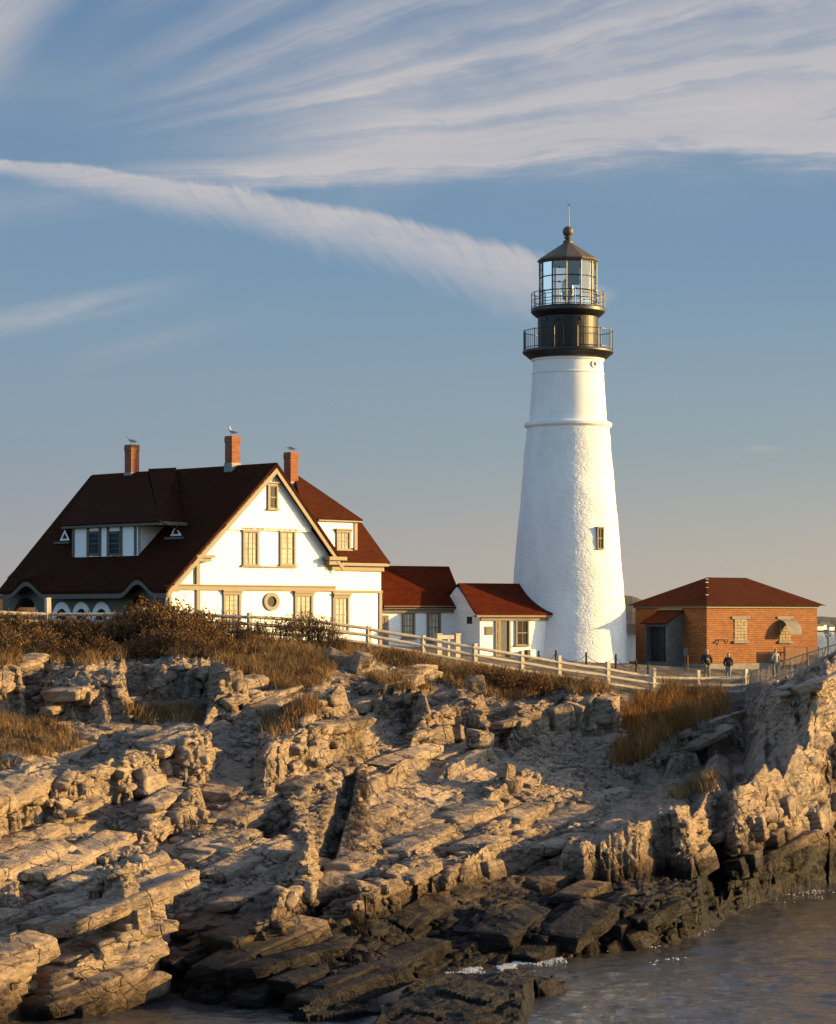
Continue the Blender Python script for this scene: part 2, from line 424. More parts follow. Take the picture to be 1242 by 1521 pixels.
M['reed'] = mat_veg('orange_dry_grass', (0.11, 0.050, 0.014), (0.27, 0.130, 0.038), (0.42, 0.25, 0.10))
M['shrub'] = mat_veg('brown_leaves', (0.045, 0.022, 0.008), (0.125, 0.060, 0.020), (0.24, 0.135, 0.050))
M['stem'] = simple('brown_stems', (0.06, 0.038, 0.02), 0.85, 0.25, 8)
M['hill'] = simple('wooded_far_shore', (0.055, 0.042, 0.033), 0.95, 0.35, 0.03)
M['foam'] = simple('white_foam', (0.5, 0.49, 0.48), 0.6, 0.1, 6, 0.3)

# ------------------------------------------------------------------ numpy noise
def h2(ix, iy, seed):
    a = (ix.astype(np.int64)*374761393+iy.astype(np.int64)*668265263+seed*974634777) & 0xFFFFFFFF
    a = ((a ^ (a >> 13))*1274126177) & 0xFFFFFFFF
    a = a ^ (a >> 16)
    a = (a*2246822519) & 0xFFFFFFFF
    a = a ^ (a >> 15)
    return (a & 0xFFFFFF)/float(0x1000000)
def vn(x, y, seed):
    ix = np.floor(x); iy = np.floor(y); fx = x-ix; fy = y-iy
    fx = fx*fx*(3-2*fx); fy = fy*fy*(3-2*fy)
    a = h2(ix, iy, seed); b = h2(ix+1, iy, seed); c = h2(ix, iy+1, seed); d = h2(ix+1, iy+1, seed)
    return (a*(1-fx)+b*fx)*(1-fy)+(c*(1-fx)+d*fx)*fy
def fbm(x, y, seed, oct=4, g=0.5):
    s = 0; a = 1.0; t = 0
    for i in range(oct):
        s = s+a*vn(x*2**i+17.3*i, y*2**i-9.1*i, seed+i); t += a; a *= g
    return s/t-0.5
SA = R(61.0)        # strike of the beds, from +X
TX, TY = math.cos(SA), math.sin(SA)
NX, NY = math.sin(SA), -math.cos(SA)
def blocks(x, y, ls, lt, seed, saw=1.0, jit=0.6, warp=0.5, rot=0.0):
    ca, sa = math.cos(rot), math.sin(rot)
    nx, ny = NX*ca-NY*sa, NX*sa+NY*ca
    tx, ty = TX*ca-TY*sa, TX*sa+TY*ca
    s = x*nx+y*ny; t = x*tx+y*ty
    s = s+warp*ls*2.0*fbm(s/(ls*3), t/(lt*1.4), seed+50, 3)
    t = t+warp*lt*0.9*fbm(s/(ls*1.3), t/lt, seed+60, 2)
    col = np.floor(t/lt+h2(np.floor(s/ls/2.0), np.zeros_like(s), seed+1)*7)
    s2 = s+(h2(col, np.floor(s/ls/2.0), seed+2)-0.5)*ls*0.9
    row = np.floor(s2/ls); fs = s2/ls-row
    r = h2(row, col, seed+3); k = 0.4+1.2*h2(row, col, seed+4)
    return saw*(fs-0.5)*k+(r-0.5)*jit

# ------------------------------------------------------------------ terrain
def blur1(a, k, ax):
    pad = [(0, 0), (0, 0)]; pad[ax] = (k+1, k)
    c = np.cumsum(np.pad(a, pad, mode='edge'), axis=ax); n = a.shape[ax]
    return (np.take(c, range(2*k+1, 2*k+1+n), ax)-np.take(c, range(0, n), ax))/(2*k+1)
def interp(pts, x):
    p = np.array(pts, float); return np.interp(x, p[:, 0], p[:, 1])
WL = [(-900, 1640), (-200, 1570), (0, 1530), (60, 1514), (130, 1507), (200, 1494), (255, 1468), (268, 1484), (380, 1496), (520, 1496), (560, 1472), (640, 1446), (700, 1443), (800, 1428), (900, 1413), (985, 1407), (1035, 1394), (1075, 1366), (1115, 1346), (1160, 1332), (1242, 1312), (1400, 1285), (1900, 1240)]
CREST = [(-900, 945, 116), (-200, 945, 118), (0, 941, 119), (100, 940, 120), (250, 946, 120.4), (370, 949, 121), (460, 953, 122), (547, 966, 122.8), (628, 980, 123.6), (705, 992, 124.2), (775, 1004, 125.4), (830, 1011, 126.3), (902, 1021, 127.6), (970, 1034, 128.8), (1037, 1040, 130), (1104, 1036, 131.2), (1122, 1030, 124), (1150, 1020, 119), (1200, 1002, 116), (1242, 990, 114), (1300, 992, 113), (1400, 1010, 112), (1900, 1040, 112)]
BACKZ = [(-900, 9.9), (0, 9.9), (250, 9.85), (500, 9.7), (566, 9.5), (650, 9.25), (712, 8.95), (800, 8.6), (935, 8.3), (1050, 8.0), (1150, 7.9), (1242, 8.2), (1900, 8.2)]
GRASS = [(-900, 1000), (-200, 1000), (0, 985), (60, 975), (130, 985), (200, 975), (250, 965), (300, 972), (330, 985), (380, 1012), (430, 1028), (470, 1022), (500, 990), (530, 982), (580, 988), (620, 1003), (680, 1022), (760, 1042), (830, 1030), (870, 1022), (905, 1030), (930, 1035), (960, 1040), (1040, 1060), (1090, 1050), (1108, 1040), (1130, 1020), (1200, 985), (1242, 975), (1900, 950)]
# ledges: (px, py of top edge, py of foot), rising to the right so that the faces look at the sun
SCARPS = [
 [(-60, 1440, 1520), (0, 1412, 1500), (25, 1408, 1490), (38, 1425, 1490)],
 [(42, 1480, 1506), (100, 1440, 1502), (150, 1422, 1500), (190, 1395, 1494), (225, 1388, 1485), (256, 1388, 1464)],
 [(30, 1385, 1402), (100, 1345, 1390), (150, 1318, 1372), (190, 1308, 1370), (212, 1332, 1366)],
 [(272, 1466, 1484), (385, 1466, 1495), (520, 1452, 1495), (600, 1440, 1462), (640, 1425, 1444)],
 [(262, 1420, 1440), (300, 1402, 1432), (345, 1390, 1424), (400, 1380, 1420), (434, 1374, 1416)],
 [(395, 1345, 1376), (430, 1322, 1366), (458, 1296, 1360), (476, 1290, 1350)],
 [(505, 1343, 1374), (545, 1330, 1364), (610, 1302, 1352), (640, 1300, 1346), (660, 1306, 1340), (700, 1284, 1324), (730, 1256, 1290), (752, 1236, 1262)],
 [(815, 1275, 1318), (850, 1262, 1318), (900, 1246, 1314), (950, 1224, 1308), (985, 1210, 1300), (1020, 1205, 1306), (1060, 1192, 1304), (1100, 1176, 1296), (1140, 1166, 1290), (1180, 1164, 1328), (1205, 1152, 1328), (1242, 1150, 1310), (1275, 1150, 1300)],
 [(680, 1388, 1410), (740, 1390, 1420), (810, 1384, 1418), (880, 1356, 1410), (985, 1350, 1404), (1054, 1335, 1386)],
 [(1070, 1290, 1342), (1120, 1286, 1336), (1165, 1292, 1330)],
 [(-100, 1210, 1270), (0, 1186, 1246), (50, 1175, 1238), (100, 1162, 1228), (150, 1150, 1208), (200, 1140, 1204), (250, 1130, 1196), (300, 1118, 1176), (325, 1105, 1162)],
 [(366, 1120, 1168), (400, 1112, 1172), (430, 1104, 1156), (470, 1090, 1142), (510, 1076, 1122), (544, 1064, 1110)],
 [(200, 1225, 1262), (240, 1208, 1256), (280, 1192, 1240), (310, 1180, 1225)],
 [(-60, 1010, 1068), (0, 995, 1062), (40, 990, 1060)],
 [(48, 1018, 1062), (110, 1008, 1066), (150, 1004, 1070), (196, 1006, 1072)],
 [(205, 1010, 1050), (240, 1000, 1046), (300, 990, 1042), (330, 986, 1036), (372, 1004, 1040)],
 [(300, 1045, 1085), (340, 1035, 1075), (372, 1030, 1066)],
 [(410, 1060, 1090), (450, 1045, 1082), (490, 1030, 1068), (522, 1000, 1055)],
 [(548, 1020, 1065), (600, 1032, 1074), (640, 1040, 1078)],
 [(600, 1080, 1118), (650, 1066, 1108), (690, 1040, 1100), (728, 1036, 1104)],
 [(745, 1062, 1104), (800, 1056, 1096), (826, 1050, 1084)],
 [(820, 1038, 1082), (870, 1026, 1088), (905, 1030, 1096), (925, 1048, 1096)],
 [(930, 1146, 1174), (960, 1112, 1146), (1000, 1092, 1134), (1050, 1078, 1126), (1085, 1070, 1112), (1112, 1066, 1104)],
 [(985, 1130, 1160), (1040, 1118, 1142)],
 [(1110, 1052, 1082), (1150, 1040, 1074), (1190, 1024, 1058), (1240, 996, 1044), (1290, 1000, 1030)],
 [(1180, 1090, 1112), (1215, 1062, 1110), (1250, 1060, 1112), (1275, 1070, 1100)],
 [(640, 1150, 1168), (690, 1130, 1150), (740, 1110, 1132)],
 [(490, 1190, 1208), (560, 1160, 1178), (640, 1118, 1138)],
 [(700, 1200, 1222), (760, 1168, 1190), (820, 1140, 1160)],
]
pxs = np.concatenate([np.arange(-900, -160, 10.0), np.arange(-160, 1400, 1.5), np.arange(1400, 1905, 10.0)])
Ys = np.concatenate([np.arange(60, 134, 0.07), np.arange(134, 186, 0.4)])
NXc, NYr = len(pxs), len(Ys)
PX, YY = np.meshgrid(pxs, Ys)
XX = (PX-CX)/F*YY
yw = CAMZ*F/(interp(WL, pxs)-HZ)
cr = np.array(CREST, float)
ycr = np.interp(pxs, cr[:, 0], cr[:, 2]); zcr = CAMZ-(np.interp(pxs, cr[:, 0], cr[:, 1])-HZ)/F*ycr
zb = interp(BACKZ, pxs)
t = (YY-yw)/(ycr-yw)
base = np.where(t < 0, -0.30*np.minimum(yw-YY, 9), zcr*np.power(np.clip(t, 0, 1), 0.95))
rgt = np.clip((PX-1120)/40, 0, 1)
pl = np.clip((YY-ycr)/(146-ycr), 0, 1); pl = pl*(1-rgt)+np.clip((YY-ycr)/4.5, 0, 1)*rgt
zb_ = zb*(1-rgt)+rgt*np.where(YY < 138, 7.45, 7.45+.5*np.clip((YY-138)/8, 0, 1))
base = np.where(t > 1, zcr+(zb_-zcr)*pl, base)
base = base-np.clip((YY-158)/14, 0, 1)**1.5*11
hd_ = np.clip((PX-1256)/90, 0, 1); hd_ = hd_*hd_*(3-2*hd_)*np.clip((136-YY)/8, 0, 1)
base = base-hd_*(np.maximum(base, 0)+1.2)
Z = base.copy()
pyb = HZ+(CAMZ-base)/YY*F
zero = np.zeros(NXc)
SCARPS.sort(key=lambda q: -max(v[2] for v in q))
for si, sc in enumerate(SCARPS):
    p = np.array(sc, float)
    ok = (pxs >= p[0, 0]) & (pxs <= p[-1, 0])
    if not ok.any(): continue
    top = np.interp(pxs, p[:, 0], p[:, 1]); bot = np.interp(pxs, p[:, 0], p[:, 2])
    jw = 1.6*fbm(pxs/55.0, zero+si*3.1, 5+si, 2)+1.0*fbm(pxs/17.0, zero+si*1.7, 25+si, 3)+0.45*(h2(np.floor(pxs/31.0+si*.37+1.5*fbm(pxs/20, zero, 8+si)), zero, 6+si)-0.5)
    hm = 1+0.25*fbm(pxs/24.0, zero+si, 60+si, 3)
    ew = min(34.0, (p[-1, 0]-p[0, 0])*.3); fade = np.clip((pxs-p[0, 0]+3)/ew, 0, 1)*np.clip((p[-1, 0]-pxs+3)/(ew*.6), 0, 1); fade = fade*fade*(3-2*fade)
    jj_ = np.nonzero(ok)[0]
    pcur = np.minimum.accumulate(HZ+(CAMZ-Z[:, jj_])/YY[:, jj_]*F, axis=0)
    yl = np.array([np.interp(-bot[j], -pcur[:, k], Ys) for k, j in enumerate(jj_)])
    yl = np.convolve(np.pad(yl, 8, mode='edge'), np.ones(17)/17, 'valid')
    hh = ((bot-top)/F)[jj_]*yl*0.95*(fade*hm)[jj_]
    d = YY[:, jj_]-yl
    pj = PX[:, jj_]+45.0*np.clip(d, -2, 3)
    jit = jw[jj_]+0.8*fbm(pj/13.0, d*0.6+si*3.7, 35+si, 3)+0.5*(h2(np.floor(pj/24.0+1.2*fbm(pj/30, d, 8+si)), zero[jj_]+np.zeros_like(pj), 6+si)-0.5)
    d = d-jit
    L = np.clip(np.minimum(hh/0.14, ycr[jj_]-yl-0.5), 1.2, 30); w = 0.20+0.42*hh
    # two or three sub-benches on the face
    f_ = np.clip(d/w, 0, 1); nbn = 2+(si % 2); st_ = f_*nbn; f_ = 0.65*(np.floor(st_)+np.clip((st_-np.floor(st_))*1.8, 0, 1))/nbn+0.35*f_; f_ = np.minimum(f_, 1)
    Z[:, jj_] += np.where(d < 0, 0, np.where(d < w, hh*f_, hh*np.clip(1-(d-w)/L, 0, 1)))
# fissures running down the slope (px, py) polylines
CRACKS = [([(520, 1150), (508, 1195), (494, 1235), (480, 1290), (470, 1330), (462, 1368)], 0.30, 1.3), ([(598, 1238), (560, 1265), (520, 1292), (480, 1330)], 0.14, 0.5),
          ([(1190, 1060), (1150, 1100), (1120, 1140), (1085, 1165)], 0.2, 0.5), ([(268, 1390), (262, 1440), (262, 1480)], 0.3, 1.0), ([(1062, 1195), (1060, 1260), (1064, 1340)], 0.18, 0.4)]
PYZ = HZ+(CAMZ-Z)/YY*F
for pts, wd, dp in CRACKS:
    q = np.array(pts, float)
    best = np.full(Z.shape, 9e9)
    for (x0, y0), (x1, y1) in zip(q[:-1], q[1:]):
        dx, dy = x1-x0, y1-y0; L2 = dx*dx+dy*dy
        tt = np.clip(((PX-x0)*dx+(PYZ-y0)*dy)/L2, 0, 1)
        best = np.minimum(best, np.hypot(PX-(x0+tt*dx), PYZ-(y0+tt*dy)))
    m_ = best/F*YY
    Z -= dp*np.clip(1-m_/wd, 0, 1)**0.7
for cx_, cy_, rx, ry, dp in ((400, 1215, 34, 26, 1.3), (60, 1272, 36, 14, 0.9), (690, 1075, 22, 22, 0.8), (1000, 1290, 50, 12, 0.5)):
    m_ = ((PX-cx_)/rx)**2+((PYZ-cy_)/ry)**2
    Z -= dp*np.clip(1.3-m_, 0, 1)
# masks
PYZ = HZ+(CAMZ-Z)/YY*F
gl = np.interp(pxs, *np.array(GRASS, float).T)
soil = np.clip((gl-PYZ+8*fbm(XX/1.5, YY/1.5, 77)*2)/8, 0, 1)*(YY > yw+8)
def inpoly(poly, x, y):
    r = np.zeros(x.shape, bool); n = len(poly); j = n-1
    for i in range(n):
        xi, yi = poly[i]; xj, yj = poly[j]
        c = ((yi > y) != (yj > y)) & (x < (xj-xi)*(y-yi)/((yj-yi) or 1e-9)+xi)
        r ^= c; j = i
    return r
PATCH = [[(905, 1145), (925, 1065), (965, 1032), (1075, 1030), (1082, 1062), (1000, 1088), (955, 1135)],
         [(-30, 1065), (60, 1072), (122, 1094), (134, 1112), (60, 1128), (-30, 1150)],
         [(386, 1062), (450, 1036), (482, 1050), (432, 1088), (392, 1100)],
         [(992, 1178), (1060, 1150), (1064, 1172), (1004, 1188)], [(530, 1000), (620, 1005), (640, 1030), (560, 1020)], [(180, 1055), (290, 1050), (300, 1070), (200, 1080)]]
for pg in PATCH[:4]: soil = np.maximum(soil, inpoly(pg, PX, PYZ)*0.85)
rocky = (1-np.clip(soil, 0, 1))*np.clip((YY-yw+1.5)/3.0, 0.0, 1)
plat = np.clip((YY-(ycr-1.0))/2.0, 0, 1)
rk_right = np.clip((PX-1118)/20, 0, 1)
rocky = rocky*(1-plat*(1-rk_right*np.clip((132-YY)/3, 0, 1)))
swf = 1.0*np.clip((PX-900)/120, 0, 1)-0.45
detail = (0.40*blocks(XX, YY, 3.0, 5.0, 1, swf, 0.9, 0.22)+0.20*blocks(XX, YY, 1.25, 2.4, 2, swf, 1.1, 0.25, 0.10)
          + 0.09*blocks(XX, YY, 0.55, 1.0, 3, swf, 1.1, 0.3, -0.15)+0.04*blocks(XX, YY, 0.25, 0.5, 4, 0.2, 1.1, 0.3, 0.2))
rough = fbm(XX/0.8, YY/0.8, 31, 5, 0.6)
slabm = inpoly([(880, 1222), (930, 1190), (1000, 1130), (1060, 1100), (1110, 1066), (1180, 1040), (1236, 1010), (1242, 1060), (1200, 1110), (1215, 1150), (1130, 1172), (1040, 1196), (960, 1226)], PX+12*fbm(XX/1.1, YY/1.1, 96, 3), PYZ+12*fbm(XX/1.1, YY/1.1, 97, 3)).astype(float)
for pg in (
           [(500, 1375), (540, 1325), (650, 1290), (668, 1335), (600, 1365), (540, 1380)], [(820, 1325), (815, 1270), (990, 1205), (1000, 1310), (900, 1325)], [(370, 1175), (366, 1115), (545, 1062), (550, 1115), (430, 1165)], [(500, 1150), (640, 1120), (760, 1100), (720, 1190), (640, 1240), (560, 1240), (500, 1290), (490, 1200)]):
    slabm = np.maximum(slabm, 0.62*inpoly(pg, PX+8*fbm(XX/1.1, YY/1.1, 98, 3), PYZ+8*fbm(XX/1.1, YY/1.1, 99, 3)))
slabm = blur1(blur1(slabm, 5, 1), 5, 0); rocky = rocky*(1-0.80*slabm)
massif = np.clip(0.5+2.2*fbm(XX/9, YY/9, 40, 2), 0.25, 1.25)
low = np.clip((Z+0.2)/2.2, 0.55, 1.0)
Z = Z+rocky*low*(detail*(0.55+0.75*massif)+0.03*rough)+(1-rocky)*0.10*fbm(XX/1.2, YY/1.2, 55, 4)*np.where(plat > .5, 0.3, 1)
# low skerry in front of the cove
def skerry(poly, h):
    global Z
    pc = np.array([[(a-CX)/F*(CAMZ*F/(b-HZ)), CAMZ*F/(b-HZ)] for a, b in poly]); 
    ins = inpoly([tuple(q) for q in pc], XX+0.5*fbm(XX/1.3, YY/1.3, 91, 3), YY+0.6*fbm(XX/1.3, YY/1.3, 92, 3))
    return ins, h
for poly, h in (([(560, 1530), (600, 1497), (640, 1484), (700, 1476), (785, 1468), (795, 1478), (792, 1530), (780, 1560), (540, 1560)], 0.45), ([(790, 1472), (810, 1462), (850, 1463), (868, 1470), (850, 1482), (800, 1484)], 0.35), ([(425, 1514), (470, 1508), (560, 1500), (560, 1512), (450, 1519)], 0.16)):
    ins, hh = skerry(poly, h)
    zz = hh+0.8*detail+0.25*rough
    Z = np.where(ins, np.maximum(Z, zz), Z)
WETP = [(-900, 0.1), (0, 0.2), (250, 0.45), (275, 1.35), (450, 1.55), (700, 1.6), (850, 1.7), (1000, 1.85), (1100, 2.0), (1242, 1.9), (1900, 1.6)]
pave = np.clip((YY-ycr+0.5)/1.5, 0, 1)*np.clip((PX-560)/60, 0, 1)*(1-rk_right*np.clip((134-YY)/2, 0, 1))
pave = np.maximum(pave, inpoly([(930, 1028), (1108, 1034), (1104, 1062), (1070, 1056), (1030, 1040), (940, 1038)], PX, HZ+(CAMZ-Z)/YY*F)*0.9)
soil = np.maximum(soil, np.clip((YY-ycr-1)/2, 0, 1))*(1-rk_right*np.clip((134-YY)/2, 0, 1))
zbl = blur1(blur1(Z, 22, 1), 14, 0); Z = np.minimum(Z, zbl+0.62+0.25*(Z-zbl))
zbl = blur1(blur1(Z, 8, 1), 5, 0); Z = np.where(rocky > .3, np.minimum(Z, zbl+0.30), Z)
# resample the profiles along their length so that steep faces carry as many points as flat ones
NR = 1500
ln = np.sqrt(np.diff(Z, axis=0)**2+(0.30*np.diff(Ys)[:, None])**2)*np.where(Ys[1:] > 140, .35, 1)[:, None]
ln = blur1(blur1(blur1(ln, 14, 1), 10, 1), 3, 0); CS = np.concatenate([np.zeros((1, NXc)), np.cumsum(ln, 0)]); CS /= CS[-1]
Y2 = np.empty((NR, NXc)); Z2 = np.empty((NR, NXc)); S2 = np.empty((NR, NXc)); V2 = np.empty((NR, NXc)); R2 = np.empty((NR, NXc))
u = np.linspace(0, 1, NR)
for j in range(NXc):
    yj = np.interp(u, CS[:, j], Ys); Y2[:, j] = yj
    Z2[:, j] = np.interp(yj, Ys, Z[:, j]); S2[:, j] = np.interp(yj, Ys, soil[:, j]); V2[:, j] = np.interp(yj, Ys, pave[:, j]); R2[:, j] = np.interp(yj, Ys, rocky[:, j])
PX = np.repeat(pxs[None, :], NR, 0); X2 = (PX-CX)/F*Y2
def v3(x, y, z, seed):
    iz = np.floor(z); fz = z-iz; fz = fz*fz*(3-2*fz)
    r = np.zeros_like(x)
    for k in (0, 1):
        ix = np.floor(x+(iz+k)*37.0); iy = np.floor(y+(iz+k)*91.0)
        r = r+vn(x+(iz+k)*37.0, y+(iz+k)*91.0, seed)*(fz if k else 1-fz)
    return r-0.5
def h3(a, b, c, seed): return h2(a+c*131.0, b+c*57.0, seed)
def rockcells(x, y, z, hs, ht, hw, seed, warp):
    s = x*NX+y*NY; t_ = x*TX+y*TY; w = z-0.22*s+0.10*t_
    q = v3(s/hs*.6, t_/ht*.6, w/hw*.6, seed+9)*warp; q2 = v3(s/hs*.5+9, t_/ht*.5, w/hw*.5, seed+10)*warp
    w = w+q*hw; t_ = t_+q2*ht+0.35*w; s = s+q*hs
    rw = np.floor(w/hw); a = s/hs+h3(rw, rw*0, rw*0, seed)*9; sc_ = np.floor(a); b_ = t_/ht+h3(rw, sc_, rw*0, seed+1)*9; tc_ = np.floor(b_)
    fr = np.minimum(np.minimum(np.abs(w/hw-rw-.5), np.abs(a-sc_-.5)), np.abs(b_-tc_-.5))
    e = np.minimum(np.minimum(.5-np.abs(w/hw-rw-.5), .5-np.abs(a-sc_-.5)), .5-np.abs(b_-tc_-.5))
    tl = (a-sc_-.5)*(h3(rw, sc_, tc_, seed+4)-.5)+(b_-tc_-.5)*(h3(rw, sc_, tc_, seed+5)-.5)+(w/hw-rw-.5)*(h3(rw, sc_, tc_, seed+6)-.5)
    return h3(rw, sc_, tc_, seed+2)-0.5+1.1*tl, e
gy = np.gradient(Z2, axis=0)/np.maximum(np.gradient(Y2, axis=0), 1e-4)
dPx = np.gradient(PX, axis=1)/F*Y2
# surface normal of the parametric sheet
def nrm(X, Y, Z):
    ax, ay, az = np.gradient(X, axis=1), np.gradient(Y, axis=1), np.gradient(Z, axis=1)
    bx, by, bz = np.gradient(X, axis=0), np.gradient(Y, axis=0), np.gradient(Z, axis=0)
    nx, ny, nz = ay*bz-az*by, az*bx-ax*bz, ax*by-ay*bx
    l = np.sqrt(nx*nx+ny*ny+nz*nz)+1e-9; return nx/l, ny/l, nz/l
def blur(a, k):
    c = np.cumsum(np.pad(a, ((k+1, k), (0, 0)), mode='edge'), axis=0); a = (c[2*k+1:]-c[:-2*k-1])/(2*k+1)
    c = np.cumsum(np.pad(a, ((0, 0), (k+1, k)), mode='edge'), axis=1); return (c[:, 2*k+1:]-c[:, :-2*k-1])/(2*k+1)
n_ = [blur(q, 6) for q in nrm(X2, Y2, Z2)]
l_ = np.sqrt(n_[0]**2+n_[1]**2+n_[2]**2)+1e-6; n_ = [q/l_ for q in n_]
steep = np.clip(1.15-n_[2], 0.25, 1)
c1, e1 = rockcells(X2, Y2, Z2, 1.5, 1.7, 0.75, 700, .35)
c2, e2 = rockcells(X2, Y2, Z2, 0.62, 0.7, 0.30, 710, .35)
c3, e3 = rockcells(X2, Y2, Z2, 0.26, 0.34, 0.12, 720, .4)
r3 = v3(X2/.5, Y2/.5, Z2/.35, 730)+.6*v3(X2/.22, Y2/.22, Z2/.16, 731)+.4*v3(X2/.1, Y2/.1, Z2/.08, 732)
mod = np.clip(.55+1.6*fbm(X2/5, Y2/5, 741, 2), .25, 1.2)
dsp = R2*((0.15+.85*steep)*(0.42*c1+0.24*c2+0.11*c3)*mod-0.16*np.clip(1-e1/.05, 0, 1)*steep-0.06*np.clip(1-e2/.07, 0, 1)+0.018*r3)
lim = np.clip((Z2+.5)/1.0, .3, 1)
X2 = X2+n_[0]*dsp*lim; Y2 = Y2+n_[1]*dsp*lim; Z2 = Z2+n_[2]*dsp*lim
wet2 = np.repeat(interp(WETP, pxs)[None, :], NR, 0)
idx = np.arange(NXc*NR).reshape(NR, NXc)
quads = np.stack([idx[:-1, :-1], idx[:-1, 1:], idx[1:, 1:], idx[1:, :-1]], -1).reshape(-1, 4)
ter = raw_mesh('rocky_headland', np.stack([X2, Y2, Z2], -1).reshape(-1, 3), quads, M['rock'], {'soil': S2, 'wet': wet2, 'pave': V2})
tag(ter, 'layered tan rock headland stepping down to the sea', 'headland', kind='structure')
# lookup: where the line of sight at a bearing first meets the ground
PYT = HZ+(CAMZ-Z)/YY*F
CUM = np.minimum.accumulate(PYT, axis=0)
def ground(px, py):
    j = int(np.clip(np.searchsorted(pxs, px), 0, NXc-1))
    c = CUM[:, j]; i = int(np.searchsorted(-c, -py)); i = min(i, NYr-1)
    return Vector((XX[i, j], YY[i, j], Z[i, j]))
# jointed blocks breaking out of the ledges (part of the bedrock, one mesh)
def block_proto(seed, cuts):
    rd = random.Random(seed); bm = bmesh.new()
    for sx in (-1, 1):
        for sy in (-1, 1):
            for sz in (-1, 1):
                c = Vector((sx*rd.uniform(.40, .5), sy*rd.uniform(.40, .5), sz*rd.uniform(.42, .5)))
                if rd.random() < .55:
                    k = rd.uniform(.06, .30)
                    bm.verts.new(c-Vector((sx*k, 0, 0))); bm.verts.new(c-Vector((0, sy*k, 0))); bm.verts.new(c-Vector((0, 0, sz*k*rd.uniform(.4, 1.2))))
                else: bm.verts.new(c)
    r_ = bmesh.ops.convex_hull(bm, input=bm.verts)
    bmesh.ops.delete(bm, geom=[g for g in set(r_['geom_interior']) if isinstance(g, bmesh.types.BMVert)], context='VERTS')
    bmesh.ops.triangulate(bm, faces=bm.faces)
    if cuts: bmesh.ops.subdivide_edges(bm, edges=bm.edges, cuts=cuts, use_grid_fill=True); bmesh.ops.triangulate(bm, faces=bm.faces)
    bm.verts.ensure_lookup_table()
    v = np.array([q.co[:] for q in bm.verts]); f = np.array([[q.index for q in p.verts] for p in bm.faces]); bm.free()
    if cuts:
        d = v3(v[:, 0]*5+seed, v[:, 1]*5, v[:, 2]*9, seed)*.03+v3(v[:, 0]*12+seed, v[:, 1]*12, v[:, 2]*20, seed+1)*.03
        v = v*(1+d[:, None])
    return v, f
PR_B = [block_proto(900+i, 4) for i in range(14)]; PR_S = [block_proto(950+i, 1) for i in range(16)]
def scatter_blocks(n, wid, asp, thk, power, jitter, sink, seed, protos, gate):
    rd = random.Random(seed); Vs = []; Fs = []; Ws = []; off = 0; done = 0
    while done < n:
        px = rd.uniform(-120, 1360); py = rd.uniform(985, 1500); done += 1
        j = int(np.clip(np.searchsorted(pxs, px), 0, NXc-1)); c = CUM[:, j]; i = min(int(np.searchsorted(-c, -py)), NYr-8)
        if soil[i, j] > .3 or pave[i, j] > .3 or slabm[i, j] > .3 and rd.random() < (.93 if px > 870 else .80) or YY[i, j] < yw[j]+.3 or YY[i, j] > ycr[j]-1: continue
        g = np.array((XX[i, j], YY[i, j], Z[i, j]))
        mm = fbm(np.array([g[0]/4.0+seed]), np.array([g[1]/4.0]), 811, 2)[0]
        slope = (Z[i+6, j]-Z[i, j])/(Ys[i+6]-Ys[i])
        if gate == 'slab' and (slope > 1.2 or rd.random() > .8+2*mm): continue
        if gate == 'face' and slope < .7: continue
        if gate == 'rubble' and mm < .08: continue
        s = wid[0]+(wid[1]-wid[0])*rd.random()**power
        right = min(1, max(0, (px-930)/80))
        dim = np.array((s, s*rd.uniform(*asp), s*rd.uniform(*thk)))
        zone = fbm(np.array([g[0]/9.0]), np.array([g[1]/9.0]), 821, 2)[0]
        yaw = SA-math.pi/2+zone*.6+rd.gauss(0, jitter); pitch = .15+rd.gauss(0, jitter*.6); roll = (.08+zone*.35+rd.gauss(0, jitter*.7))*(1-right)+right*(-.12+rd.gauss(0, .06))
        Rm = np.array(Matrix.Rotation(yaw, 3, 'Z') @ Matrix.Rotation(pitch, 3, 'X') @ Matrix.Rotation(roll, 3, 'Y'))
        v, f = protos[rd.randrange(len(protos))]
        w = (v*dim) @ Rm.T+g+np.array((0, 0, dim[2]*(-.5)+rd.uniform(*sink)*min(1, s)))
        Vs.append(w); Fs.append(f+off); off += len(v); Ws.append(np.full(len(v), np.interp(px, *np.array(WETP, float).T)))
    return np.concatenate(Vs), np.concatenate(Fs), np.concatenate(Ws)
for args in ((420, (.6, 1.7), (1.6, 4.2), (.25, .45), 1.4, .08, (.03, .22), 21, PR_B, 'slab'),
             (500, (.4, 1.2), (.7, 1.9), (.7, 1.3), 1.5, .25, (.05, .40), 23, PR_B, 'face'),
             (3600, (.15, .6), (1.0, 2.6), (.35, .8), 1.6, .20, (.03, .18), 24, PR_S, 'slab'),
             (5000, (.10, .5), (.8, 1.6), (.5, .9), 1.8, .5, (.05, .25), 22, PR_S, 'rubble')):
    bv, bf, bw_ = scatter_blocks(*args)
    o = raw_mesh('bedrock_ledges', bv, bf, M['rock'], {'wet': bw_}); tag(o, 'angular jointed blocks of the bedrock ledges', 'bedrock', kind='structure')
def zground(x, y):
    px = CX+F*x/y
    j = int(np.clip(np.searchsorted(pxs, px), 0, NXc-1)); i = int(np.clip(np.searchsorted(Ys, y), 0, NYr-1))
    return float(Z[i, j])

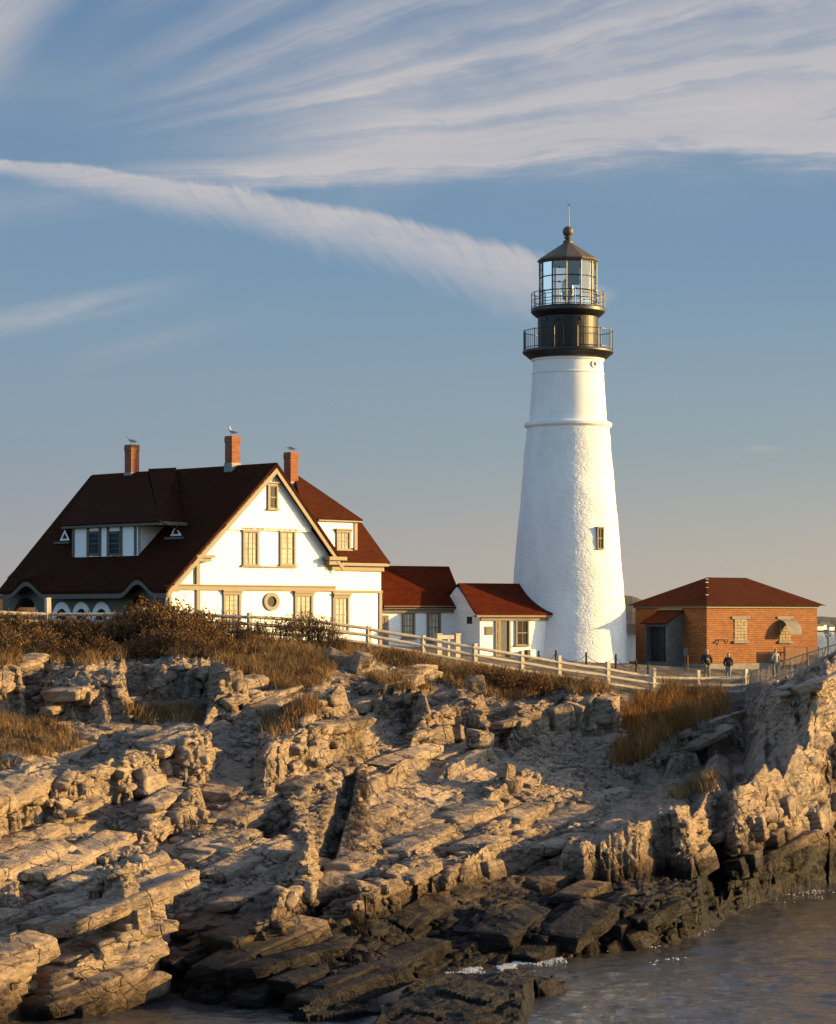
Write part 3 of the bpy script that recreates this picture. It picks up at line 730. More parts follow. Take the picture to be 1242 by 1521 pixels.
# ------------------------------------------------------------------ sea
wpx = np.concatenate([np.linspace(-9000, -400, 40), np.arange(-380, 1640, 5.0), np.linspace(1660, 10000, 40)])
wY = np.concatenate([np.arange(48, 118, 0.16), np.geomspace(118, 40000, 90)])
WP, WYg = np.meshgrid(wpx, wY); WX = (WP-CX)/F*WYg
amp = np.clip((125-WYg)/10, 0, 1)
wz = amp*(0.17*fbm(WX/1.9, WYg/1.1, 201, 3)+0.14*fbm(WX/0.75+0.3*WYg, WYg/0.5, 202, 3)+0.10*fbm(WX/5, WYg/3, 203, 2))
widx = np.arange(WP.size).reshape(WP.shape)
wq = np.stack([widx[:-1, :-1], widx[:-1, 1:], widx[1:, 1:], widx[1:, :-1]], -1).reshape(-1, 4)
sea = raw_mesh('sea', np.stack([WX, WYg, wz], -1).reshape(-1, 3), wq, M['water'], smooth=True)
tag(sea, 'grey rippled sea in front of the rocks', 'sea', kind='structure')

# foam: many small irregular flecks hugging the waterline
def foam():
    V = []; Fc = []
    zones = [((662, 1442), (700, 1441), 4, 260), ((690, 1441), (770, 1433), 4, 700), ((760, 1433), (850, 1424), 3, 220), ((1088, 1344), (1160, 1334), 3, 200), ((900, 1412), (990, 1405), 2, 70), ((1000, 1392), (1060, 1384), 2, 60), ((1165, 1333), (1240, 1320), 5, 60), ((960, 1432), (1020, 1425), 2, 14)]
    for a, b, sp, n in zones:
        for _ in range(n*3):
            tt = random.random(); px = a[0]+(b[0]-a[0])*tt; py = a[1]+(b[1]-a[1])*tt+random.gauss(0, sp*1.0)
            c = P(px, py, CAMZ*F/(py-HZ))
            if fbm(np.array([c.x/.55]), np.array([c.y/.8]), 404, 3)[0] < random.uniform(-.02, .16): continue
            r = random.uniform(0.008, 0.030); k = len(V); m_ = random.choice((5, 6, 7))
            el = random.uniform(1.0, 3.0); zz = 0.03+random.uniform(0, 0.04)
            V.append((c.x, c.y, zz+0.012))
            for i in range(m_):
                th = 2*math.pi*i/m_; q = r*random.uniform(0.5, 1.2)
                V.append((c.x+math.cos(th)*q*el, c.y+math.sin(th)*q, zz-0.03))
            for i in range(m_): Fc.append((k, k+1+i, k+1+(i+1) % m_))
    o = raw_mesh('foam', V, Fc, M['foam'])
    tag(o, 'white foam washing against the dark ledges', 'foam', kind='stuff')
foam()

# ------------------------------------------------------------------ shared building pieces
def window(parent, fc, x0, x1, y0, y1, o=0.0, cas=0.12, pane='pane_curtain', rows=3, cols=2, head=0.10, sash=True, name='window', mat='taupe', label=None):
    """pixel bearings of the outer casing on the facade -> window with frame, pane"""
    xm = (x0+x1)/2
    s0, _ = fc.inv(x0, y1, o); s1, _ = fc.inv(x1, y1, o); _, z0 = fc.inv(xm, y1, o); _, z1 = fc.inv(xm, y0, o)
    m = MB()
    m.box(fc, s0, s0+cas, z0+cas*0.6, z1-cas, o-0.05, o+0.09); m.box(fc, s1-cas, s1, z0+cas*0.6, z1-cas, o-0.05, o+0.09)
    m.box(fc, s0-0.05, s1+0.05, z1-cas, z1, o-0.05, o+0.12)
    if head: m.box(fc, s0-0.10, s1+0.10, z1+0.001, z1+head, o-0.05, o+0.20)
    m.box(fc, s0-0.07, s1+0.07, z0, z0+cas*0.6-0.001, o-0.05, o+0.16)
    a0, a1, b0, b1 = s0+cas+0.002, s1-cas-0.002, z0+cas*0.6+0.002, z1-cas-0.002
    w = m.build(name, M[mat], parent)
    if label: w['label'] = label
    f = MB(); bt = 0.028
    zm = (b0+b1)/2
    f.box(fc, a0, a0+0.045, b0, b1, o, o+0.055); f.box(fc, a1-0.045, a1, b0, b1, o, o+0.055)
    f.box(fc, a0+0.046, a1-0.046, b1-0.05, b1, o, o+0.055); f.box(fc, a0+0.046, a1-0.046, b0, b0+0.06, o, o+0.055)
    if sash: f.box(fc, a0+0.046, a1-0.046, zm-0.03, zm+0.03, o, o+0.062)
    for half in ((b0+0.061, zm-0.031), (zm+0.031, b1-0.051)) if sash else ((b0+0.061, b1-0.051),):
        for i in range(1, cols):
            c = a0+(a1-a0)*i/cols; f.box(fc, c-bt/2, c+bt/2, half[0], half[1], o, o+0.048)
        for i in range(1, rows):
            c = half[0]+(half[1]-half[0])*i/rows; f.box(fc, a0+0.046, a1-0.046, c-bt/2, c+bt/2, o, o+0.044)
    f.build('sash', M[mat], w)
    p = MB(); p.box(fc, a0, a1, b0, b1, o-0.04, o+0.022); p.build('pane', M[pane], w)
    return w

def roof_slab(mb, quad, th):
    a, b, c = [Vector(q) for q in quad[:3]]
    n = (b-a).cross(c-a).normalized()
    if n.z < 0: n = -n
    mb.slab(quad, n*-th)

def chimney(parent, fc, s, z_base, z_top, o, w=0.62, lab=None):
    m = MB(); h = w/2
    m.box(fc, s-h, s+h, z_base, z_top-0.36, o-h, o+h)
    e = 0.022
    m.box(fc, s-h-e, s+h+e, z_top-0.36, z_top-0.10, o-h-e, o+h+e)
    m.box(fc, s-h-0.01, s+h+0.01, z_top-0.10, z_top, o-h-0.01, o+h+0.01)
    c = m.build('chimney', M['chimney'], parent)
    f = MB()
    e = 0.035
    f.box(fc, s-h-e, s+h+e, z_base, z_base+0.50, o-h-e, o+h+e)
    f.build('flashing', M['flashing'], c)
    return fc.p(s, z_top, o)

# ------------------------------------------------------------------ keepers' house
G = Facade(250, 131.5, 45); SD = Facade(250, 131.5, 45, True)
GZ = 8.6
def gi(px, py, o=0.0): return G.inv(px, py, o)
house = thing('keepers_house', 'large white gabled keepers house with dark red roof and brick chimneys on the bluff', 'house', G.p(6, 9.7, -5))
ov = 0.5
aR, zR = gi(412, 687, ov); aE, zE = gi(247, 875, ov); aW, zW = gi(511, 833, ov)
B1 = None
def ridge_back(px):         # distance v behind the facade at which the ridge reaches this bearing
    lo, hi = -1, 60
    for _ in range(50):
        mid = (lo+hi)/2; q = G.p(aR, zR, -mid)
        if CX+F*q.x/q.y > px: lo = mid
        else: hi = mid
    return lo
bR = ridge_back(137)
def eave_back(px):
    lo, hi = -1, 60
    for _ in range(50):
        mid = (lo+hi)/2; q = G.p(aE, zE, -mid)
        if CX+F*q.x/q.y > px: lo = mid
        else: hi = mid
    return lo
bE = eave_back(-2)
def wall_back(px, a):
    lo, hi = -1, 60
    for _ in range(50):
        mid = (lo+hi)/2; q = G.p(a, zE, -mid)
        if CX+F*q.x/q.y > px: lo = mid
        else: hi = mid
    return lo
# --- gable wall
zfl = gi(270, 873)[1]
sL = 0.0; sR = gi(497, 850)[0]
slopeL = (zR-zE)/(aR-aE); slopeRt = (zR-zW)/(aW-aR)
def zroofL(a): return zR-(aR-a)*slopeL
def zroofR(a): return zR-(a-aR)*slopeRt
def under(a): return (zroofL(a) if a < aR else zroofR(a))-0.42
m = MB()
m.poly(G, [(sL, GZ), (sR, GZ), (sR, under(sR)), (aR, under(aR)), (sL, max(under(sL), GZ+1))], -0.25, 0.0)
wallg = m.build('wall', M['white'], house)
# projecting upper gable with its dentil course
zd = gi(405, 782, 0.14)[1]
m = MB()
la = aR-(zR-0.42-zd)/slopeL; ra = aR+(zR-0.42-zd)/slopeRt
m.poly(G, [(la, zd), (ra, zd), (aR, zR-0.42)], 0.003, 0.14)
m.build('upper_gable', M['white'], house)
m = MB()
m.box(G, la+0.1, ra-0.1, zd-0.10, zd-0.002, 0.003, 0.17)
n = 46
for i in range(n):
    c = la+0.15+(ra-la-0.3)*i/(n-1); m.box(G, c-0.055, c+0.055, zd-0.24, zd-0.101, 0.003, 0.16)
m.build('dentil_course', M['white_paint'], house)
# belt course and corner boards
m = MB(); zb0 = gi(400, 877.5)[1]; zb1 = gi(400, 871)[1]
m.box(G, 0.0, sR, zb0, zb1, 0.002, 0.12); m.box(G, 0.0, sR, zb1+0.001, zb1+0.07, 0.002, 0.2)
m.build('belt_course', M['taupe'], house)
m = MB()
s_ = gi(294, 870)[0]
m.box(G, s_-0.16, s_+0.10, GZ, zb0-0.002, 0.002, 0.10)
m.box(G, 0.0, 0.16, GZ, zb0-0.002, 0.002, 0.10); m.box(G, sR-0.18, sR+0.02, GZ, zb0-0.002, 0.002, 0.08)
m.box(G, s_-0.20, s_+0.05, zb1+0.072, under(s_)+0.05, 0.002, 0.14)
m.build_each('corner_board', M['taupe'], house)
# cornice returns
m = MB()
s0, z0 = gi(291, 832, 0.4); s1, _ = gi(318, 832, 0.4); z1 = gi(300, 824, 0.4)[1]
m.box(G, s0, s1, z1-0.16, z1, 0.003, 0.5); m.box(G, s0+0.12, s1-0.15, z1-0.36, z1-0.161, 0.003, 0.38)
s0, _ = gi(486, 832, 0.4); s1, _ = gi(512, 832, 0.4); z1 = gi(500, 827, 0.4)[1]
m.box(G, s0, s1, z1-0.2, z1, 0.003, 0.62); m.box(G, s0+0.12, s1-0.15, z1-0.45, z1-0.201, 0.003, 0.46)
s0, _ = gi(249, 876, 0.4); s1, _ = gi(266, 876, 0.4); z1 = gi(255, 870, 0.4)[1]
m.box(G, s0, s1, z1-0.32, z1, 0.123, 0.47)
m.build_each('cornice_return', M['taupe'], house)
# rake boards under the overhang
def rake(a0, z0, a1, z1, o0, o1, d):
    m = MB(); up = 0.02
    m.hexa([G.p(a0, z0-d, o0), G.p(a1, z1-d, o0), G.p(a1, z1-d, o1), G.p(a0, z0-d, o1)], [G.p(a0, z0-up, o0), G.p(a1, z1-up, o0), G.p(a1, z1-up, o1), G.p(a0, z0-up, o1)])
    return m
th = 0.20
m = rake(aE, zE-th*1.3, aR, zR-th*1.3, ov-0.10, ov-0.02, 0.34); m.build('rake_board', M['taupe'], house)
m = rake(aR, zR-th*1.3, aW, zW-th*1.3, ov-0.10, ov-0.02, 0.34); m.build('rake_board', M['taupe'], house)
# --- side wall with arched porch
WA = 0.45
bW0 = 0.26; bW1 = wall_back(4, WA)
def roof_bump(b):
    z = 0
    for px, w, h in ((38, 1.75, 0.72), (203, 1.55, 0.72)):
        c = wall_back(px, aE); q = abs(b-c)/w
        if q < 1: z += h*(0.5+0.5*math.cos(math.pi*q))
    return z
# roof (left slope) as a grid so that the eave can rise over the porch arches
rows = []
nb = 150
for i in range(nb+1):
    f = i/nb; row = []
    for k in range(15):
        tt = k/14
        b = (-ov+(bE+ov)*f)*(1-tt)+(-ov+(bR+ov)*f)*tt
        a = aE+(aR-aE)*tt
        z = zE+(zR-zE)*tt+roof_bump(b)*max(0, 1-tt*3.2)**2
        row.append(G.p(a, z, -b))
    rows.append(row)
m = MB(); m.grid(rows)
rows2 = [[q-Vector((0, 0, th)) for q in r] for r in rows]
m.grid(rows2)
m.grid([rows[0], rows2[0]]); m.grid([rows[-1], rows2[-1]]); m.grid([[r[0] for r in rows], [r[0] for r in rows2]]); m.grid([[r[-1] for r in rows], [r[-1] for r in rows2]])
bw = bR
aWr = aW
roof_slab(m, [G.p(aR, zR, ov), G.p(aW, zW, ov), G.p(aW, zW, -bE), G.p(aR, zR, -bR)], th)
roof_slab(m, [G.p(aR, zR-0.02, -bR), G.p(aE, zE, -bE-0.01), G.p(aW, zW, -bE-0.01)], th)
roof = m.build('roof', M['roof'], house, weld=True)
# fascia following the eave
m = MB()
fr = []
for i in range(nb+1):
    b = -ov+(bE+ov)*i/nb; z = zE+roof_bump(b)-0.10
    fr.append((b, z))
for (b0, z0), (b1, z1) in zip(fr[:-1], fr[1:]):
    m.hexa([G.p(aE+0.02, z0-0.36, -b0), G.p(aE+0.02, z1-0.36, -b1), G.p(aE+0.14, z1-0.36, -b1), G.p(aE+0.14, z0-0.36, -b0)],
           [G.p(aE+0.02, z0-0.11, -b0), G.p(aE+0.02, z1-0.11, -b1), G.p(aE+0.14, z1-0.11, -b1), G.p(aE+0.14, z0-0.11, -b0)])
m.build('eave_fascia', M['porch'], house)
# porch wall in strips, pierced by two wide arches
def arch_open(b):
    for px, w, pk in ((38, 1.30, 888), (206, 1.34, 885)):
        c = wall_back(px, WA); q = abs(b-c)/w
        if q < 1:
            zt = zat(pk, G.p(WA, 0, -c).y); sp = zt-1.45
            return sp+(zt-sp)*math.sqrt(1-q*q)
    return None
m = MB(); ns = 260; db = (bW1-bW0)/ns
for i in range(ns):
    b = bW0+db*(i+0.5); za = arch_open(b); zt = zE+roof_bump(b)-0.30+WA*0.3
    z0 = GZ if za is None else za
    if zt > z0+0.02: m.box(G, WA, WA+0.30, z0, zt, -b-db/2, -b+db/2)
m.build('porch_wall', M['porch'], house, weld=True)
m = MB()    # inner wall of the porch and its floor, far end pierced by an arch
m.box(G, WA+3.2, WA+3.4, GZ, zE+1.5, -wall_back(30, WA), -0.3)
m.box(G, WA+0.31, WA+3.19, GZ, GZ+0.9, -bW1, -0.3)
cA = wall_back(52, WA)
m.box(G, WA+0.31, WA+3.19, GZ+0.9, zE+1.0, -cA-0.1, -cA)
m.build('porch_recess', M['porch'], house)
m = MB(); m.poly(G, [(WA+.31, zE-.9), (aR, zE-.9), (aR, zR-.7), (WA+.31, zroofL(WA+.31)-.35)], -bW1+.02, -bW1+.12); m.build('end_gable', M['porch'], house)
m = MB(); c = wall_back(60, WA+1.1); m.box(G, WA+1.1, WA+1.2, GZ+0.9, zE-0.25, -(c+0.55), -(c-0.55)); m.build('porch_door', M['white'], house)
# white-rimmed arched windows
for px in (93, 122, 152):
    c = wall_back(px, WA); Yc = G.p(WA, 0, -c).y
    zt = zat(894, Yc); rw, rh = 0.86, 0.95; zs = zt-rh; w = MB(); pn = MB()
    def pt(q, r, o): return G.p(WA-o, zs+math.sin(q)*rh*r, -(c-math.cos(q)*rw*r))
    K = 20
    for i in range(K):
        q0 = math.pi*i/K; q1 = math.pi*(i+1)/K
        w.hexa([pt(q0, 0.6, -.02), pt(q1, 0.6, -.02), pt(q1, 0.6, .07), pt(q0, 0.6, .07)], [pt(q0, 1, -.02), pt(q1, 1, -.02), pt(q1, 1, .07), pt(q0, 1, .07)])
    for sg in (-1, 1):
        b0, b1 = sorted((c+sg*rw*0.6, c+sg*rw)); w.box(G, WA-0.07, WA+0.02, zs-1.3, zs-0.001, -b1, -b0)
    wo = w.build('arched_window', M['white'], house, weld=True)
    pts = [pt(math.pi*i/K, 0.6, .012) for i in range(K+1)]
    pn.add(pts+[G.p(WA-.012, zs-1.2, -(c+rw*.6)), G.p(WA-.012, zs-1.2, -(c-rw*.6))], [tuple(range(K+3))])
    pn.box(G, WA-0.05, WA-0.015, zs-1.2, zs+rh*0.58, -c-0.02, -c+0.02)
    pn.build('pane', M['pane_dark'], wo)
# --- long dormer on the left slope
def on_roof(a): return zroofL(a)
DS = Facade(250, 131.5, 45, True)
_, _ = 0, 0
def dorm_a():       # depth a at which the foot of the dormer wall sits
    for a in np.arange(0.5, 6, 0.02):
        b = wall_back(155, a); q = G.p(a, on_roof(a), -b)
        if HZ-F*(q.z-CAMZ)/q.y <= 827: return a
    return 2.0
aD = dorm_a()
DF = Facade(250, 131.5, 45, True); DF.O = G.p(aD, 0, 0); DF.O.z = 0
d0, zD0 = DF.inv(110, 826); d1, _ = DF.inv(205, 826); zD1 = DF.inv(150, 783)[1]
dl, dr = sorted((d0, d1)); er = DF.inv(244, 781)[0]; el = DF.inv(98, 781)[0]
m = MB()
m.box(DF, dl, dr, zD0-0.25, zD1, -0.2, 0)
for s in (dl, dr):     # cheeks
    aa = aD+(zD1-on_roof(aD))/slopeL
    m.add([G.p(aD, zD0-0.3, -s), G.p(aD, zD1, -s), G.p(aa, zD1, -s)], [(0, 1, 2)])
# slanting white cheek on the near side
aa2 = aD+(zD1-on_roof(aD))/slopeL
m.add([G.p(aD, on_roof(aD)+0.02, -dl), G.p(aD, zD1, -dl), G.p(aa2, zD1+.01, -wall_back(236, aa2))], [(0, 1, 2)])
dorm = m.build('dormer', M['white'], house)
m = MB()
for px in (109.5, 131, 149, 161, 180.5, 201.5):
    s = DF.inv(px, 800)[0]; m.box(DF, s-0.09, s+0.09, zD0-0.05, zD1, 0.002, 0.06)
m.box(DF, el and min(el, er), max(el, er), zD1-0.02, zD1+0.16, -1.6, 0.34)
m.build_each('dormer_trim_board', M['porch'], dorm)
for x0, x1 in ((134, 148), (164, 178.5)):
    window(dorm, DF, x0, x1, 789, 825, 0.0, 0.09, 'pane_dark', 2, 1, 0, True, 'window', 'porch')
m = MB()
e0, e1 = min(el, er), max(el, er)
zt = zD1+0.18; o_ = 0.38
aT = aR-0.15
roof_slab(m, [G.p(aD-o_, zt, -(e0-0.05)), G.p(aD-o_, zt, -(e1+0.1)), G.p(aT, zR-0.06, -bR+0.3), G.p(aT, zR-0.06, -ridge_back(222))], 0.14)
q0 = G.p(aR, zR+0.13, -ridge_back(220)); q1 = G.p(aR, zR+0.10, -ridge_back(262))
ah = aD+2.2
m.add([G.p(aD-o_, zt, -(e0-0.05)), q0, q1, G.p(aD+1.3, on_roof(aD+1.3)+0.04, -(e0-.05))], [(0, 1, 2, 3)])
m.add([q0, q1, G.p(aR+0.9, zR-0.9, -ridge_back(240))], [(0, 1, 2)])
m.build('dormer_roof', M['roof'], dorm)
# --- two small triangular roof vents
for px, py in ((97, 805), (262, 798)):
    best = None
    for a in np.arange(0.3, 7, 0.02):
        b = wall_back(px, a); q = G.p(a, on_roof(a), -b)
        if HZ-F*(q.z-CAMZ)/q.y <= py: best = (a, b, q.z); break
    a, b, z = best
    hgt, hw = 0.80, 0.62
    back = hgt/slopeL
    m = MB(); A, B_, C_ = G.p(a, z, -(b-hw)), G.p(a, z, -(b+hw)), G.p(a, z+hgt, -b); D_ = G.p(a+back, z+hgt, -b)
    m.add([A, B_, C_, D_], [(0, 2, 3), (1, 3, 2), (0, 1, 2)])
    v = m.build('roof_vent', M['roof'], house)
    m = MB()
    def tri(k, o, dz=0.0): 
        cz = z+hgt*0.36
        return [G.p(a-o, cz+(q[1]-cz)*k+dz, -(b+(q[0])*k)) for q in ((-hw, z), (hw, z), (0, z+hgt))]
    i0, i1 = tri(0.42, 0.05), tri(0.74, 0.05); j0, j1 = tri(0.42, -0.01), tri(0.74, -0.01)
    for k in range(3):
        l = (k+1) % 3; m.hexa([i0[k], i0[l], i1[l], i1[k]], [j0[k], j0[l], j1[l], j1[k]])
    m.build('vent_frame', M['white_paint'], v)
    m = MB(); m.box(G, a-0.28, a-0.02, z-0.12, z, -(b+hw*1.15), -(b-hw*1.15)); m.build('vent_sill', M['porch'], v)
# --- windows of the gable
window(house, G, 397, 412.5, 718, 758, 0.142, 0.14, 'pane_dark', 1, 1, 0.08, True)
window(house, G, 360, 383.5, 787, 841, 0, 0.13, 'pane_curtain', 3, 3, 0)
window(house, G, 415, 438, 787, 841, 0, 0.13, 'pane_curtain', 3, 2, 0)
m = MB(); s0 = gi(357, 785)[0]; s1 = gi(440, 785)[0]
m.box(G, s0, s1, gi(400, 788)[1], gi(400, 784)[1], 0.125, 0.16); m.box(G, s0, s1, gi(400, 843)[1], gi(400, 841)[1], 0.002, 0.14)
m.build_each('window_surround', M['taupe'], house)
for x0, x1, y0, y1 in ((331, 357, 879, 933), (437, 464, 881, 936), (495, 518, 884, 940)):
    window(house, G, x0, x1, y0, y1, 0, 0.15, 'pane_curtain', 3, 3, 0.10)
# oval window
so, zo = gi(402.5, 893.5); so2 = gi(414, 893.5)[0]; rw = (so2-so); rh = 0.50
K = 28; m = MB()
def ov_(q, k, o): return G.p(so+math.cos(q)*rw*k, zo+math.sin(q)*rh*k, o)
for i in range(K):
    q0 = 2*math.pi*i/K; q1 = 2*math.pi*(i+1)/K
    m.hexa([ov_(q0, .58, -.02), ov_(q1, .58, -.02), ov_(q1, .58, .10), ov_(q0, .58, .10)], [ov_(q0, 1, -.02), ov_(q1, 1, -.02), ov_(q1, 1, .10), ov_(q0, 1, .10)])
w = m.build('oval_window', M['taupe'], house, weld=True)
m = MB(); m.add([ov_(2*math.pi*i/K, .6, .015) for i in range(K)], [tuple(range(K))]); m.build('pane', M['pane_dark'], w)
# --- right-hand wing with mansard-like hipped roof
wo = -0.12
sW0 = sR-0.3; sW1 = gi(566, 860, wo)[0]
zWe = gi(540, 841, wo)[1]
m = MB(); m.box(G, sW0, sW1, GZ, zWe, -8, wo); 
m.build('wing_wall', M['white'], house)
m = MB(); zf0 = gi(540, 880.5, wo)[1]
m.box(G, sW0+0.31, sW1+0.05, zf0, zf0+0.14, wo+0.002, wo+0.10); m.box(G, sW1-0.2, sW1+0.03, GZ, zf0-0.001, wo+0.002, wo+0.07)
sg0 = gi(486, 838, wo+0.3)[0]; se = gi(580, 835, wo+0.4)[0]
m.box(G, sg0, sW1+0.12, zWe-0.28, zWe, wo+0.002, wo+0.14)
m.box(G, sg0, se-0.06, zWe+0.001, zWe+0.2, -7.8, wo+0.36)
m.build_each('trim_board', M['taupe'], house)
eo = wo+0.42; zEa = zWe+0.2
zBk = gi(530, 771, wo-0.9)[1]; run = 1.28; up = zBk-zEa
zPk = gi(432, 700, wo-4)[1]; run2 = (zPk-zBk)/math.tan(R(41))
xb = se-run; sgl = gi(507, 835, eo)[0]; sgt = gi(470, 772, eo-run)[0]
m = MB()
roof_slab(m, [G.p(se, zEa, eo), G.p(sgl, zEa, eo), G.p(sgt, zBk, eo-run), G.p(xb, zBk, eo-run)], 0.12)
roof_slab(m, [G.p(se, zEa, eo), G.p(xb, zBk, eo-run), G.p(xb, zBk, -7), G.p(se, zEa, -8)], 0.12)
xe = gi(539, 769, eo-run+0.25)[0]; ye = eo-run+0.30
pk = (gi(431, 702, eo-run-run2)[0])
wr = m.build('wing_roof', M['roof2'], house)
# wing dormer
DW = Facade(250, 131.5, 45); 
wo2 = eo-0.42
q0, q1 = G.inv(470, 800, wo2)[0], G.inv(529.5, 800, wo2)[0]
zt = G.inv(505, 775, wo2)[1]
m = MB(); m.box(G, q0, q1, zEa+0.15, zt, -4, wo2); dw = m.build('dormer', M['white'], house)
m = MB(); m.box(G, q1-0.2, q1+0.03, zEa+0.45, zt-0.01, wo2+0.002, wo2+0.06)
q2 = G.inv(539, 770, wo2+0.25)[0]; zt2 = G.inv(505, 769.5, wo2+0.25)[1]
m.box(G, q0, q2-0.05, zt+0.001, zt2-0.06, -4, wo2+0.22); m.build_each('dormer_trim_board', M['taupe'], dw)
m = MB()
pa, pz = G.inv(437, 702, wo2-3.0)
apex = G.p(pa, pz, wo2-3.0)
roof_slab(m, [G.p(q0-1.2, zt2-0.05, wo2+0.28), G.p(q2, zt2-0.05, wo2+0.28), apex], 0.10)
apex2 = G.p(pa, pz, -8)
roof_slab(m, [G.p(q2, zt2-0.05, wo2+0.28), G.p(q2-0.1, zt2-0.05, -8), apex2, apex], 0.10)
m.build('dormer_roof', M['roof2'], dw)
window(dw, G, 499, 520, 787.5, 818, wo2, 0.13, 'pane_curtain', 2, 3, 0.08)
# back body so that the wing and main roof close
m = MB(); m.box(G, 3.9, sW1-0.4, GZ, zE+0.8, -bE+0.8, -8.01); m.build('rear_wall', M['white'], house)
# chimneys and their gulls
gull_spots = []
for px, ptop, base in ((198, 661, 706), (347.5, 648, 692)):
    b = ridge_back(px); Yc = G.p(aR, 0, -b).y
    gull_spots.append(chimney(house, G, aR-0.1, zat(base, Yc)-0.35, zat(ptop, Yc), -b, 0.60))
s3, _ = G.inv(432.5, 690, wo2-2.7); Yc = G.p(s3, 0, wo2-2.7).y
gull_spots.append(chimney(house, G, s3, zat(716, Yc)-0.5, zat(672, Yc), wo2-2.7, 0.58))

# ------------------------------------------------------------------ low link between house and entry
L_ = Facade(566, 143.1, 30)
link = thing('connecting_wing', 'low white connecting wing with red roof between the big house and the entry building', 'building', L_.p(3, 9.4, -2))
zle = L_.inv(620, 904)[1]; sl1 = L_.inv(690, 930)[0]
m = MB(); m.box(L_, 0.0, sl1+0.5, 8.4, zle, -4.6, 0); m.build('wall', M['white'], link)
m = MB()
e0 = 0.02; e1, ze = L_.inv(692, 902.5, .38); zr = L_.inv(640, 841, -1.95)[1]; r1 = L_.inv(667, 841, -1.95)[0]; r0 = 0.02
roof_slab(m, [L_.p(e0-.02, ze, .38), L_.p(e1, ze, .38), L_.p(r1, zr, -1.95), L_.p(r0-.6, zr, -1.95)], 0.12)
roof_slab(m, [L_.p(e0-.02, ze, -4.6), L_.p(e1, ze, -4.6), L_.p(r1, zr, -1.95), L_.p(r0-.6, zr, -1.95)], 0.12)
m.build('roof', M['roof_sun_tone'], link)
m = MB(); m.box(L_, 0.03, e1-0.05, zle-0.02, zle+0.16, .002, .34); m.box(L_, 0.03, e1-0.3, zle-0.24, zle-0.021, .002, .14); m.build_each('eave_trim', M['taupe'], link)
m = MB(); m.add([L_.p(sl1, zle, .1), L_.p(sl1, zle, -4.4), L_.p(sl1-0.6, zr-0.3, -1.95)], [(0, 1, 2)]); m.build('gable', M['white'], link)
# panelled door
def door(parent, fc, x0, x1, y0, y1, o, mat, name='door'):
    s0 = fc.inv(x0, y1, o)[0]; s1 = fc.inv(x1, y1, o)[0]; z0 = fc.inv((x0+x1)/2, y1, o)[1]; z1 = fc.inv((x0+x1)/2, y0, o)[1]
    m = MB(); m.box(fc, s0, s1, z0, z1, o-.03, o+.03)
    w = (s1-s0)
    for u in (0.14, 0.56):
        for v0, v1 in ((0.06, 0.30), (0.36, 0.66), (0.72, 0.93)):
            m.box(fc, s0+w*u, s0+w*(u+.30), z0+(z1-z0)*v0, z0+(z1-z0)*v1, o+.0305, o+.05)
    d = m.build(name, M[mat], parent)
    m = MB(); m.tube(fc.p(s1-w*.08, z0+(z1-z0)*.46, o+.03), fc.p(s1-w*.08, z0+(z1-z0)*.46, o+.10), .03); m.build('handle', M['black'], d)
    return d
door(link, L_, 563.5, 577, 914, 962, 0.0, 'taupe')
window(link, L_, 597, 616, 908, 950, 0, 0.12, 'pane_curtain', 2, 3, 0)
window(link, L_, 634, 654, 908, 955, 0, 0.12, 'pane_curtain', 2, 3, 0)

# ------------------------------------------------------------------ entry building at the foot of the tower
EN = Facade(713, 143.3, 35); ES = Facade(713, 143.3, 35, True)
entry = thing('entry_building', 'small white entry building with red roof against the foot of the tower', 'building', EN.p(2.5, 8.9, -2))
zee = EN.inv(760, 913)[1]; se1 = EN.inv(817, 950)[0]
e0, ze = EN.inv(707.5, 910.5, .32); e1, _ = EN.inv(828, 910.5, .32)
dr_ = -2.3
r0, zr = EN.inv(681, 866, dr_); r1, _ = EN.inv(778, 867, dr_)
m = MB(); m.box(EN, 0, se1, 8.0, zee, -4.6, 0)
m.poly(Facade(713, 143.3, 35, True), [(0.05, zee), (4.5, zee), (2.3, zr-0.25)], -0.2, 0)
m.build('wall', M['white'], entry)
rows = []
for i in range(9):          # bell-cast slope
    tt = i/8; zz = ze+(zr-ze)*(tt**1.18); oo = .32+(dr_-.32)*tt
    rows.append([EN.p(e0+(r0-e0)*tt, zz, oo), EN.p(e1+(r1-e1)*(tt**0.8), zz, oo)])
m = MB(); m.grid(rows); m.grid([[q-Vector((0, 0, .12)) for q in r] for r in rows])
m.grid([rows[0], [q-Vector((0, 0, .12)) for q in rows[0]]]); m.grid([[r[0] for r in rows], [r[0]-Vector((0, 0, .12)) for r in rows]]); m.grid([[r[1] for r in rows], [r[1]-Vector((0, 0, .12)) for r in rows]])
roof_slab(m, [EN.p(r0, zr, dr_), EN.p(r1, zr, dr_), EN.p(e1, ze, -4.9), EN.p(e0, ze, -4.9)], .12)
roof_slab(m, [EN.p(r1, zr, dr_), EN.p(e1, ze, -4.9), EN.p(e1, ze, .32)], .12)
m.build('roof', M['roof_sun_tone'], entry)
m = MB(); m.box(EN, e0+.06, e1-.1, ze-.24, ze-.13, .002, .30); m.box(EN, 0, se1+.05, ze-.44, ze-.241, .002, .12); m.build_each('eave_trim', M['taupe'], entry)
m = MB()        # open doorway
s0, z0 = EN.inv(735, 976); s1, _ = EN.inv(757.5, 976); z1 = EN.inv(746, 920)[1]
m.box(EN, s0, s0+.12, z0, z1, .002, .09); m.box(EN, s1-.12, s1, z0, z1, .002, .09); m.box(EN, s0, s1, z1+.001, z1+.12, .002, .11)
fr = m.build('door_frame', M['taupe'], entry)
m = MB(); m.box(EN, s0+.121, s1-.121, z0, z1-.002, .002, .02); m.build('doorway', M['blue_door'], fr)
